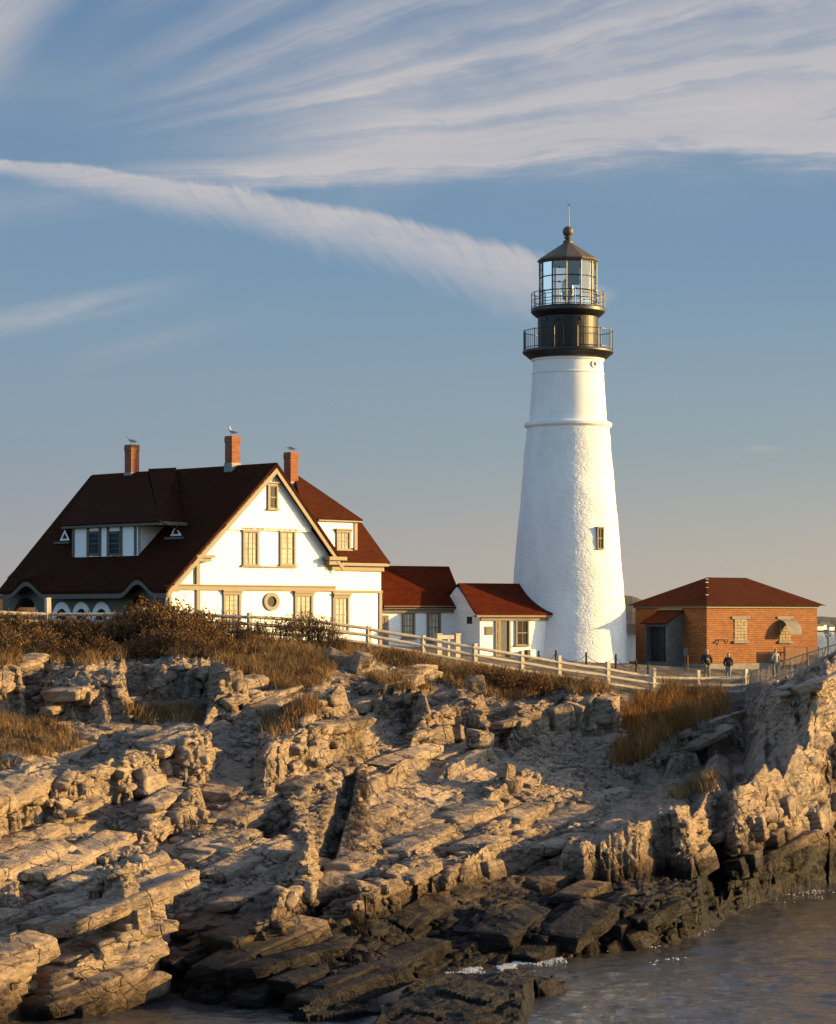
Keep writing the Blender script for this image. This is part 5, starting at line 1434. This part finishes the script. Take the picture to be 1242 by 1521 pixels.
def person(loc, rz, H, label, jacket, trousers, hair, stride=.16, female=False, cap=False):
    p = thing('person', label, 'person', loc, 'visitors walking by the brick building'); p.rotation_euler = (0, 0, rz)
    k = H/1.78; sw = .19*(0.9 if female else 1)
    def s(x, y, z, *r): return (x*k, y*k, z*k)+tuple(q*k for q in r)
    # body facing -y
    armL = [(sw, 0, 1.43, .055), (sw+.09, .03, 1.17, .042), (sw+.03, -.10, .98, .034), (sw-.02, -.16, .95, .028)]
    def arm(sg): return [4]+[s(sg*x, y, z, r) for x, y, z, r in armL]
    def leg(sg, st): return [0, s(sg*.09, 0, .90, .085), s(sg*.095, -st*.5-.03, .50, .055), s(sg*.095, -st+.03, .09, .040), s(sg*.095, -st-.06, .045, .036), s(sg*.10, -st-.13, .03, .03)]
    ch_ = [[s(0, 0, .95, .14), s(0, 0, 1.08, .125), s(0, 0, 1.22, .135), s(0, .01, 1.33, .14), s(0, .01, 1.43, .10), s(0, 0, 1.51, .055), s(0, -.01, 1.585, .078), s(0, -.01, 1.66, .090), s(0, 0, 1.73, .062)], arm(1), arm(-1), leg(1, stride), leg(-1, -stride)]
    n = 9+8+10; 
    # nose, ears and five fingers on each hand (tucked in the pocket openings)
    ch_ += [[7, s(0, -.105, 1.635, .014)], [7, s(.092, 0, 1.635, .016)], [7, s(-.092, 0, 1.635, .016)]]
    for hi, sg in ((12, 1), (16, -1)):
        for f in range(5): ch_.append([hi, s(sg*(sw-.03-.01*f), -.19-.004*f, .925-.012*(f % 4), .009), s(sg*(sw-.05-.01*f), -.205, .895-.012*(2-abs(f-2)), .008)])
    b = skin_mesh('body', ch_, M['skin'], p)
    jz = [[s(0, 0, .86, .165, .13), s(0, 0, .98, .17, .13), s(0, 0, 1.14, .165, .135), s(0, .01, 1.32, .175, .14), s(0, .01, 1.43, .12), s(0, .005, 1.49, .075)]]
    for sg in (1, -1): jz.append([4, s(sg*sw*.9, .0, 1.42, .085), s(sg*(sw+.095), .03, 1.17, .075), s(sg*(sw+.05), -.09, 1.0, .062), s(sg*(sw+.0), -.13, .965, .052)])
    skin_mesh('jacket', jz, M[jacket], p)
    tr = [[s(0, 0, .92, .13), s(.09, 0, .86, .105), s(.096, -stride*.5-.03, .50, .078), s(.096, -stride+.03, .11, .062)], [0, s(-.09, 0, .86, .105), s(-.096, stride*.5-.03, .50, .078), s(-.096, stride+.03, .11, .062)]]
    skin_mesh('trousers', tr, M[trousers], p)
    for sg, st in ((1, stride), (-1, -stride)):
        skin_mesh('shoe', [[s(sg*.096, -st+.04, .055, .05), s(sg*.098, -st-.06, .04, .045, .04), s(sg*.10, -st-.15, .032, .038, .03)]], M['shoe'], p)
    if female: hr = [[s(0, .02, 1.755, .06), s(0, .05, 1.69, .092), s(0, .065, 1.60, .085), s(0, .06, 1.52, .06)]]
    else: hr = [[s(0, .0, 1.765, .055), s(0, .035, 1.71, .088), s(0, .06, 1.63, .07)]]
    skin_mesh('hair', hr, M[hair], p)
    if cap: skin_mesh('cap', [[s(0, 0.01, 1.745, .098), s(0, -.02, 1.785, .075)], [0, s(0, -.12, 1.725, .06, .02), s(0, -.17, 1.715, .045, .012)]], M['khaki'], p)
    for sg in (1, -1): skin_mesh('eye', [[s(sg*.034, -.088, 1.66, .011), s(sg*.034, -.093, 1.66, .010)]], M['eye'], p, levels=1)
    return p
def stand(px, py, Y):
    q = P(px, py, Y); q.z = zground(q.x, q.y)-.01; return q
person(stand(1050, 1012, 139), R(12), 1.84, 'person in a bulky black jacket and khaki trousers walking, hands in pockets', 'jacket_black', 'khaki', 'hair_grey', .14)
person(stand(1082, 1010, 139.3), R(-10), 1.62, 'person with auburn hair in a dark brown jacket and pale jeans', 'jacket_brown', 'denim', 'hair_brown', .10, True)
person(stand(1152, 1014, 140), R(205), 1.66, 'person in a pale grey top half hidden beyond the chain link fence', 'pale_cloth', 'jacket_black', 'hair_grey', .12)

# ------------------------------------------------------------------ gulls on the chimneys
def gull(loc, rz, label, lean):
    g = thing('gull', label, 'gull', loc, 'gulls on the chimneys'); g.rotation_euler = (0, 0, rz)
    ch_ = [[(0, 0, .24, .10), (.13, 0, .28, .095), (.20, 0, .36+lean*.2, .055), (.22, 0, .43+lean*.3, .052), (.25, 0, .47+lean*.3, .045)], [0, (-.14, 0, .20, .075), (-.27, 0, .17, .03)], [0, (.02, .04, .14, .028), (.03, .04, .08, .018)], [0, (.02, -.04, .14, .028), (.03, -.04, .08, .018)]]
    skin_mesh('body', ch_, M['gull_white'], g)
    for sg in (1, -1): skin_mesh('wing', [[(.10, sg*.085, .29, .03, .06), (-.08, sg*.09, .25, .025, .065), (-.24, sg*.06, .21, .015, .03), (-.38, sg*.03, .18, .008, .012)]], M['gull_grey'], g)
    zh = .46+lean*.3
    skin_mesh('bill', [[(.285, 0, zh, .020), (.33, 0, zh-.005, .015), (.365, 0, zh-.02, .007)]], M['gull_bill'], g, levels=1)
    for sg in (1, -1):
        skin_mesh('leg', [[(.03, sg*.04, .12, .010), (.02, sg*.04, .05, .010), (.03, sg*.04, .01, .012)], [2, (.09, sg*.06, .008, .010)], [2, (.09, sg*.03, .008, .010)]], M['gull_bill'], g, levels=1)
    return g
gull(gull_spots[0], R(175), 'white gull preening on the chimney nearest the left end of the roof', .1)
gull(gull_spots[1], R(150), 'white gull with grey wings on the middle chimney at the gable end', .3)
gull(gull_spots[2], R(170), 'small grey gull crouching on the chimney behind the gable', -.4)

# ------------------------------------------------------------------ dry grass: countless blades, one object per stand
def grass(name, label, mat, polys, n, h0, h1, w, lean=.35):
    V = []; Fc = []
    for poly, share in polys:
        xs = [q[0] for q in poly]; ys = [q[1] for q in poly]; cnt = 0; guard = 0
        while cnt < n*share and guard < n*20:
            guard += 1
            px = random.uniform(min(xs), max(xs)); py = random.uniform(min(ys), max(ys))
            if not inpoly(poly, np.array([px]), np.array([py]))[0]: continue
            g = ground(px, py)
            cl_ = fbm(np.array([g.x/1.3]), np.array([g.y/1.3]), 500, 3)[0]+.5
            if random.random() > (cl_-.18)*1.9: continue
            cnt += 1; hh0 = .35+1.1*cl_*random.uniform(.6, 1.25)
            for _ in range(5):
                a = random.uniform(0, 2*math.pi); r = abs(random.gauss(0, .16)); x = g.x+math.cos(a)*r; y = g.y+math.sin(a)*r*1.4; z = g.z-.05
                hgt = random.uniform(h0, h1)*hh0; b = random.uniform(0, 2*math.pi); l = hgt*random.uniform(.1, lean)*(2.2 if random.random() < .25 else 1); ww = w*random.uniform(.6, 1.3)
                dx, dy = math.cos(b), math.sin(b); sx, sy = -dy*ww, dx*ww
                k = len(V)
                V.extend(((x-sx, y-sy, z), (x+sx, y+sy, z), (x+dx*l*.4-sx*.7, y+dy*l*.4-sy*.7, z+hgt*.6), (x+dx*l*.4+sx*.7, y+dy*l*.4+sy*.7, z+hgt*.6), (x+dx*l, y+dy*l, z+hgt)))
                Fc.extend(((k, k+1, k+3), (k, k+3, k+2), (k+2, k+3, k+4)))
    o = raw_mesh(name, V, Fc, mat); tag(o, label, 'grass', kind='stuff'); return o
grass('bluff_grass', 'brown dry grass covering the slope below the rail fence', M['grass'],
      [([(-40, 938), (120, 940), (250, 946), (370, 950), (470, 955), (470, 1022), (430, 1030), (380, 1012), (330, 985), (300, 972), (200, 976), (130, 988), (60, 980), (-40, 995)], .48),
       ([(470, 955), (547, 964), (628, 978), (705, 991), (775, 1003), (830, 1010), (902, 1020), (905, 1030), (830, 1028), (760, 1042), (680, 1022), (620, 1003), (580, 988), (530, 982), (500, 990), (470, 1020)], .30),
       (PATCH[1], .08), (PATCH[2], .03), (PATCH[4], .05), (PATCH[5], .03), (PATCH[3], .02)], 17000, .20, .60, .012, .85)
grass('gully_grass', 'orange brown dry grass filling the gully below the path', M['reed'],
      [([(905, 1140), (925, 1065), (960, 1040), (1000, 1040), (1000, 1086), (955, 1130)], .5), ([(985, 1035), (1075, 1035), (1082, 1062), (1000, 1086)], .5)], 2300, .35, 1.25, .012, .7)

# ------------------------------------------------------------------ shrubs
def shrub_proto(seed, W, Hh, nleaf, nst, leaf, open_):
    rd = random.Random(seed)
    st = MB(); V = []; Fc = []
    tips = []
    for i in range(nst):
        a = rd.uniform(0, 2*math.pi); r = W*.5*math.sqrt(rd.random()); top = Vector((math.cos(a)*r, math.sin(a)*r, Hh*rd.uniform(.55, 1.05)*(1-.35*(r/(W*.5))**2)))
        b0 = Vector((math.cos(a)*r*.25, math.sin(a)*r*.25, -.15)); md = b0.lerp(top, .55)+Vector((rd.uniform(-.1, .1), rd.uniform(-.1, .1), .05))
        st.tube(b0, md, .014, 3, .010); st.tube(md, top, .010, 3, .004)
        for _ in range(2):
            q = md.lerp(top, rd.random()); e = q+Vector((rd.uniform(-.25, .25), rd.uniform(-.25, .25), rd.uniform(.05, .3))); st.tube(q, e, .006, 3, .003); tips.append((q, e))
        tips.append((md, top))
    for _ in range(nleaf):
        q, e = rd.choice(tips); c = q.lerp(e, rd.random()**.7)+Vector((rd.gauss(0, .05), rd.gauss(0, .05), rd.gauss(0, .05)))
        s = leaf*rd.uniform(.5, 1.4); n = Vector((rd.gauss(0, 1), rd.gauss(0, 1), rd.gauss(0, 1))).normalized(); x = n.orthogonal().normalized(); y = n.cross(x)
        k = len(V); V.extend([tuple(c-x*s), tuple(c+y*s*.5), tuple(c+x*s), tuple(c-y*s*.5)]); Fc.append((k, k+1, k+2, k+3))
    return st, V, Fc
PROTO = []
for i, (W, Hh, nl, ns, lf, sty) in enumerate(((1.9, 1.25, 1750, 80, .046, 'dense'), (2.3, 1.5, 2100, 95, .048, 'dense'), (1.3, .95, 1050, 52, .040, 'dense'), (1.5, 1.45, 420, 46, .045, 'twiggy'), (1.0, 1.2, 260, 30, .04, 'twiggy'))):
    st, V, Fc = shrub_proto(40+i, W, Hh, nl, ns, lf, 0)
    PROTO.append((st, V, Fc, sty))
first = {}
def place_shrub(k, px, py, s, label):
    g = ground(px, py); z = g-Vector((0, 0, .05))
    st, V, Fc, sty = PROTO[k]
    if k not in first:
        t_ = thing('shrub', label, 'shrub', z, 'brown autumn shrubs along the bluff')
        me = bpy.data.meshes.new('foliage'); me.from_pydata(V, [], Fc); me.materials.append(M['shrub']); o = bpy.data.objects.new('foliage', me); COL.objects.link(o); o.parent = t_
        L0 = LOC[t_.name]; LOC[t_.name] = Vector((0, 0, 0)); st.build('stems', M['stem'], t_); LOC[t_.name] = L0
        first[k] = t_
    else:
        src = first[k]; t_ = src.copy(); COL.objects.link(t_)
        for c in src.children: d = c.copy(); COL.objects.link(d); d.parent = t_
        t_.location = z; t_['label'] = label
    t_.scale = (s*random.uniform(.9, 1.1), s, s*random.uniform(.9, 1.1)); t_.rotation_euler = (0, 0, random.uniform(0, 6.28))
LB_D = ['dense brown shrub in the dark thicket before the left side of the house', 'low brown shrub at the rim of the bluff among dry grass', 'tall twiggy shrub with thin stems before the lit gable wall', 'dark brown shrub on the grassy slope below the rail fence and entry building']
for px, py, k, s in ((176, 955, 0, 1.15), (190, 962, 1, 1.15), (206, 952, 1, 1.3), (222, 958, 1, 1.38), (238, 954, 1, 1.42), (254, 960, 1, 1.38), (270, 954, 1, 1.36), (286, 960, 0, 1.4), (304, 962, 0, 1.2), (232, 975, 0, 1.1), (270, 972, 0, 1.1), (200, 980, 2, 1.1), (300, 975, 2, 1.1), (155, 962, 2, 1.3), (326, 972, 0, .95), (214, 950, 3, 1.3), (248, 950, 3, 1.35), (280, 952, 3, 1.25)):
    place_shrub(k, px, py, s, LB_D[0])
for px, py, k, s in ((5, 952, 0, 1.0), (20, 956, 0, .95), (38, 960, 0, 1.0), (55, 954, 3, .9), (62, 968, 0, .9), (82, 955, 0, .95), (97, 962, 2, 1.25), (112, 954, 3, .95), (120, 964, 0, .95), (138, 958, 0, 1.0), (15, 972, 2, 1.1), (46, 975, 2, 1), (80, 978, 2, 1), (110, 980, 2, .9), (150, 978, 2, 1.0), (-20, 950, 0, 1.1), (-50, 950, 1, 1)):
    place_shrub(k, px, py, s*1.15, LB_D[1])
for px, py, k, s in ((318, 955, 3, 1.0), (338, 952, 3, 1.0), (352, 956, 4, 1.0), (378, 953, 4, 1.0), (398, 953, 3, .9), (418, 953, 4, 1.1), (436, 954, 3, 1.05), (452, 955, 3, 1.1), (466, 956, 3, 1.1), (480, 958, 3, 1.0), (495, 961, 4, .9), (510, 965, 4, .8), (366, 958, 3, .8)):
    place_shrub(k, px, py, s*1.12, LB_D[2])
for px, py, k, s in ((575, 985, 2, .7), (605, 992, 2, .6), (655, 1005, 2, .7), (690, 1015, 2, .8), (728, 1020, 0, .8), (742, 1028, 0, .9), (758, 1030, 1, .8), (780, 1032, 0, .85), (800, 1030, 0, .9), (822, 1026, 2, .9), (845, 1024, 2, .8), (868, 1025, 2, .7), (712, 1012, 2, .9), (770, 1016, 2, .9)):
    place_shrub(k, px, py, s, LB_D[3])

# ------------------------------------------------------------------ loose boulders
def boulder(px, py, dims, rot, seed, label, sink=.15):
    rd = random.Random(seed); bm = bmesh.new()
    pts = [Vector((rd.uniform(-1, 1), rd.uniform(-1, 1), rd.uniform(-1, 1))) for _ in range(16)]
    pts += [Vector((sx*.8, sy*.85, sz*.8)) for sx in (-1, 1) for sy in (-1, 1) for sz in (-1, 1)]
    for q in pts: bm.verts.new((q.x*dims[0]/2, q.y*dims[1]/2, q.z*dims[2]/2))
    r_ = bmesh.ops.convex_hull(bm, input=bm.verts)
    bmesh.ops.delete(bm, geom=list(set(g for g in r_['geom_interior'] if isinstance(g, bmesh.types.BMVert))), context='VERTS')
    bmesh.ops.bevel(bm, geom=list(bm.edges), offset=min(dims)*.04, segments=1, affect='EDGES')
    bmesh.ops.triangulate(bm, faces=bm.faces); bmesh.ops.subdivide_edges(bm, edges=bm.edges, cuts=3, use_grid_fill=True)
    vs = np.array([v.co[:] for v in bm.verts]); dsp = fbm(vs[:, 0]*3+vs[:, 2]*2+seed, vs[:, 1]*3-vs[:, 2]*1.7, seed, 4)*.14*min(dims)
    for v, d in zip(bm.verts, dsp): v.co += v.co.normalized()*d
    me = bpy.data.meshes.new('boulder'); bm.to_mesh(me); bm.free(); me.materials.append(M['rock'])
    at = me.attributes.new('wet', 'FLOAT', 'POINT'); at.data.foreach_set('value', np.full(len(me.vertices), .6, np.float32))
    o = bpy.data.objects.new('boulder', me); COL.objects.link(o)
    o.location = ground(px, py)+Vector((0, 0, dims[2]*(.5-sink))); o.rotation_euler = rot; LOC[o.name] = o.location.copy()
    tag(o, label, 'boulder'); return o
boulder(537, 1000, (.95, .8, 1.25), (R(10), R(12), R(30)), 3, 'upright tan boulder sticking out of the grass below the rail fence')
boulder(502, 985, (1.5, .7, .7), (R(0), R(24), R(20)), 4, 'slanting slab leaning on the grass beside the upright boulder')
boulder(706, 1030, (.9, .8, 1.0), (R(5), R(-10), R(10)), 6, 'pale boulder at the grass edge below the entry building')
boulder(752, 1158, (.75, .6, .7), (0, R(10), R(50)), 8, 'small angular boulder perched on the open slabs in the middle of the shore')
boulder(757, 1180, (.65, .6, .7), (R(20), 0, R(15)), 9, 'small angular boulder just below the perched boulder on the middle slabs')
boulder(712, 1110, (1.1, .9, .9), (R(8), R(5), R(40)), 12, 'blocky boulder at the foot of the dark recess under the cliff')
boulder(676, 1102, (1.0, .8, .8), (R(-6), R(9), R(75)), 14, 'broken boulder left of the blocky one under the cliff')
boulder(832, 1085, (1.2, .9, 1.3), (R(5), R(-14), R(25)), 15, 'tall leaning boulder under the bluff below the lighthouse')

# ------------------------------------------------------------------ far shores
def ridge(name, label, pts, Y, depth, seed, mat):
    """pts: (px, py skyline) at distance Y; a hill with a rounded back"""
    x0, x1 = pts[0][0], pts[-1][0]; n = 260; rows = []
    px = np.linspace(x0, x1, n); sk = np.interp(px, [q[0] for q in pts], [q[1] for q in pts])
    X = (px-CX)/F*Y; top = CAMZ-(sk-HZ)/F*Y
    rough = (fbm(X/9, X*0+seed, seed, 5, .6))*2.2*(Y/2000)**.5
    prof = [(0, -2.0), (0.02, .25), (.10, .55), (.25, .82), (.45, 1.0), (1.0, .6), (1.6, -.2)]
    for d, hgt in prof:
        yy = Y+depth*(d-.45)+fbm(X/60, X*0+d*7, seed+3, 3)*depth*.10
        zz = np.where(hgt < 0, hgt, top*hgt+rough*(1 if hgt > .5 else .4)*(top > 3)); rows.append([Vector((x*(yy_/Y), yy_, z_)) for x, yy_, z_ in zip(X, yy, zz)])
    m = MB(); m.grid(rows); o = m.build(name, mat, None, loc=(0, 0, 0)); tag(o, label, 'hill', kind='structure'); return o
ridge('hill', 'low wooded far shore across the water at the right', [(1080, 922), (1120, 915), (1160, 917), (1190, 914), (1242, 917), (1320, 912), (1500, 916), (1700, 930)], 2150, 300, 3, M['hill'])
ridge('hill', 'wooded far headland seen between the lighthouse and the brick building', [(700, 930), (800, 905), (880, 890), (925, 884), (940, 886), (955, 892), (1000, 898), (1060, 915), (1090, 930)], 1900, 320, 5, M['hill'])
ridge('hill', 'brown bushy rise behind the left end of the house', [(-900, 900), (-200, 880), (0, 884), (40, 884), (90, 894), (200, 905), (300, 925)], 300, 60, 9, M['shrub'])
def far_house(px, py, Y, w, h, label):
    c = P(px, py, Y); m = MB(); fc = Facade(px, Y, 25); m.box(fc, -w/2, w/2, c.z-h, c.z, -w*.7, 0)
    t_ = thing('house', label, 'house', c-Vector((0, 0, h)), 'houses on the far shore'); m.build('wall', M['white_paint'], t_)
    m = MB(); m.add([fc.p(-w/2-.3, c.z, .3), fc.p(w/2+.3, c.z, .3), fc.p(w/2+.3, c.z, -w*.7-.3), fc.p(-w/2-.3, c.z, -w*.7-.3), fc.p(-w/2-.3, c.z+h*.6, -w*.35), fc.p(w/2+.3, c.z+h*.6, -w*.35)], [(0, 1, 5, 4), (2, 3, 4, 5), (0, 4, 3), (1, 2, 5), (0, 3, 2, 1)]); m.build('roof', M['grey_wall'], t_)
for a in ((1219, 930, 2005, 6, 3.5, 'small pale house on the far shore just right of the brick building'), (1228, 928, 2010, 9, 4, 'white house among trees on the far shore at the right edge'), (938, 936.5, 1755, 5, 3, 'pale house by the water between the lighthouse and brick building'), (1236, 931, 2000, 5, 3, 'rightmost small white house on the far shore')):
    far_house(*a)

# ------------------------------------------------------------------ world: Nishita sky, cirrus by direction
SUN_EL, SUN_AZ = R(12), R(85)      # azimuth clockwise from +Y
W = bpy.data.worlds.new('World'); SC.world = W; W.use_nodes = True
nt = NT(W.node_tree); bg = W.node_tree.nodes['Background']
sky = nt.n('ShaderNodeTexSky', sky_type='NISHITA'); sky.sun_disc = False; sky.sun_elevation = SUN_EL; sky.sun_rotation = SUN_AZ
sky.air_density = 1.0; sky.dust_density = 1.2; sky.ozone_density = 1.6
tc = nt.n('ShaderNodeTexCoord'); sx = nt.n('ShaderNodeSeparateXYZ'); nt.link(tc.outputs['Generated'], sx.inputs[0])
x, y, z = (E(nt, sx.outputs[i]) for i in range(3))
ys = y.mx(0.05); px = x/ys*F+CX; py = HZ-z/ys*F
front = y.sm(0.1, 0.3)*z.sm(0.0, 0.02)
def sumc(*a):
    r = a[0]
    for q in a[1:]: r = r+q
    return r
# fan of cirrus spreading from low on the left
wv = noise(nt, comb(nt, px*0.0016, py*0.0035, 21.0), 1.0, 4, 0.55); dx = px+250.0; dy = 285.0-py+(wv-0.5)*95.0; ph = dy.atan2(dx); rr_ = (dx*dx+dy*dy).sqrt()
st1 = noise(nt, comb(nt, ph*26.0, rr_*0.0016, 0.0), 1.0, 7, 0.66, 0.5); st2 = noise(nt, comb(nt, ph*70.0, rr_*0.0040, 3.0), 1.0, 6, 0.65, 0.4)
pat = noise(nt, comb(nt, px*0.0030, py*0.0065, 7.0), 1.0, 5, 0.6, 0.3)
edge = ph+(st2-0.5)*0.045+(pat-0.5)*0.06
def ray(p0, w, k, ra, rb, rc=99999, rd=99999):
    q = ((edge-p0)/w).ab().sm(1.0, 0.0)*rr_.sm(ra, rb)*k
    return q if rc > 9999 else q*rr_.sm(rd, rc)
raysum = sumc(ray(.066, .042, .85, 260, 620), ray(.032, .022, .40, 240, 420, 800, 1150), ray(.098, .026, .50, 700, 1200), ray(.136, .022, .62, 620, 1150), ray(.168, .018, .30, 900, 1400), ray(.212, .026, .58, 330, 800), ray(.258, .028, .42, 300, 750), ray(.325, .05, .60, 330, 750), ray(.43, .06, .50, 330, 700), ray(.56, .08, .40, 380, 700))
sheet = (edge+(pat-0.5)*0.05).sm(.0, .085)*edge.sm(.36, .10)*rr_.sm(300, 1100)*(st1*0.9+pat*1.05+st2*0.5-0.74).clamp()*1.05
fan = raysum*(st1*1.25+st2*0.35+pat*1.1-0.72).clamp()*1.1+sheet
haze_ = edge.sm(.02, .06)*edge.sm(.55, .15)*rr_.sm(350, 900)*(pat*1.6-0.45).clamp()*0.30
lowb = haze_
# long band dropping towards the lantern
yc = 250.0+px*0.11+px*px*0.00013; wdt = 13.0+px.mx(0.0)*0.043
wob = noise(nt, comb(nt, px*0.006, py*0.006, 1.0), 1.0, 3, 0.5); d = (py-yc+(wob-0.5)*26.0)/wdt
hair = noise(nt, comb(nt, px*0.045-py*0.040, px*0.008+py*0.012, 2.0), 1.0, 6, 0.66, 0.6)
band = (d+(hair-0.5)*0.5).sm(-1.1, -0.65)*(d+(hair-0.5)*1.7).sm(1.7, -0.3)*(px-d*20.0).sm(905, 790)*(hair*1.25+0.28).clamp()*1.0
puff = ((px-893.0)*(px-893.0)*0.0016+(py-438.0)*(py-438.0)*0.0030+(hair-0.5)*2.2).sm(1.2, -0.3)*0.42
# lower left streaks and the corner wisp
def streak(c0, sl, wd, a, b, k, sd):
    dd = (py-c0-px*sl)/wd
    hh = noise(nt, comb(nt, (px+py*0.3)*0.006, (py-px*sl)*0.03, sd), 1.0, 5, 0.6, 0.3)
    return dd.sm(-1, -0.1)*dd.sm(1.3, 0.1)*px.sm(b, a)*(hh*1.7-0.35).clamp()*k
s1 = streak(478, -0.20, 26, 100, 340, 0.75, 4.0); s2 = streak(560, -0.235, 24, 240, 480, 0.22, 5.0)*px.sm(60, 200); s3 = streak(303, -0.12, 36, 120, 480, 0.35, 6.0)
s5 = streak(447, -0.29, 40, 560, 690, 0.24, 9.0)*px.sm(380, 470)
cn = (px+py*0.75+(pat-0.5)*120.0).sm(135, 30)*py.sm(250, 20)*(pat*1.3+0.1).clamp()*0.9
s4 = (((px-1135.0)*(px-1135.0)*0.0006+(py-667.0)*(py-667.0)*0.02)+(hair-0.5)).sm(1.0, 0.1)*0.16
veil = (noise(nt, comb(nt, px*0.0011, py*0.0030, 11.0), 1.0, 4, 0.55).sm(0.42, 0.72))*py.sm(560, 120)*0.20
dens = (sumc(fan, lowb, band, puff, s1, s2, s3, s4, s5, cn, veil)*front).clamp()
EXPO = 1.2; STR = 0.12
KS = 1.0/(STR*2**EXPO)
el_ = z/((x*x+y*y).sqrt().mx(0.02))
grad = ramp(nt, el_*2.0, [(0.0, tuple(KS*q for q in (.47, .415, .36))), (0.05, tuple(KS*q for q in (.415, .39, .365))), (0.13, tuple(KS*q for q in (.285, .35, .395))), (0.28, tuple(KS*q for q in (.185, .30, .43))), (0.50, tuple(KS*q for q in (.135, .235, .385))), (1.0, tuple(KS*q for q in (.07, .14, .28)))])
away = y.sm(-0.1, 0.45)*(1.0-x.sm(0.35, 0.8))*0.97
gx = nt.n('ShaderNodeVectorMath', operation='MULTIPLY'); nt.link(grad, gx.inputs[0]); tx_ = (px-621.0)*0.0016
nt.link(comb(nt, (1.0+tx_*0.14*el_.sm(.16, .0)).mn(1.25), (1.0+tx_*0.10*el_.sm(.16, .0)).mn(1.2), 1.0+tx_*0.0), gx.inputs[1])
tint = nt.n('ShaderNodeVectorMath', operation='MULTIPLY'); nt.link(sky.outputs[0], tint.inputs[0]); tint.inputs[1].default_value = (0.86, 0.97, 1.08)
base_sky = mixc(nt, away, tint.outputs[0], gx.outputs[0])
cl_col = ramp(nt, st2*0.6+pat*0.4, [(0.3, tuple(KS*q for q in (.47, .47, .52))), (0.7, tuple(KS*q for q in (.62, .575, .56)))])
fin = mixc(nt, dens*0.88, base_sky, cl_col)
nt.link(fin, bg.inputs['Color']); bg.inputs['Strength'].default_value = STR
# ------------------------------------------------------------------ sun
ld = bpy.data.lights.new('sun', 'SUN'); ld.energy = 4.4; ld.angle = R(0.5); ld.color = (1.0, 0.645, 0.205)
lo = bpy.data.objects.new('sun', ld); COL.objects.link(lo)
D = Vector((math.cos(SUN_EL)*math.sin(SUN_AZ), math.cos(SUN_EL)*math.cos(SUN_AZ), math.sin(SUN_EL)))
lo.rotation_euler = D.to_track_quat('Z', 'Y').to_euler(); lo.location = (40, 100, 60)
# ------------------------------------------------------------------ camera
cd = bpy.data.cameras.new('camera'); cam = bpy.data.objects.new('camera', cd); COL.objects.link(cam); SC.camera = cam
cd.sensor_fit = 'HORIZONTAL'; cd.sensor_width = 36.0; cd.lens = 36.0*F/1242.0; cd.shift_y = (HZ-760.5)/1242.0
cd.clip_start = 0.5; cd.clip_end = 100000
cam.location = (0, 0, CAMZ); cam.rotation_euler = (math.pi/2, 0, 0)
SC.view_settings.view_transform = 'Standard'; SC.view_settings.look = 'None'; SC.view_settings.exposure = EXPO; SC.view_settings.gamma = 1.0
SC.cycles.max_bounces = 6; SC.cycles.transparent_max_bounces = 12
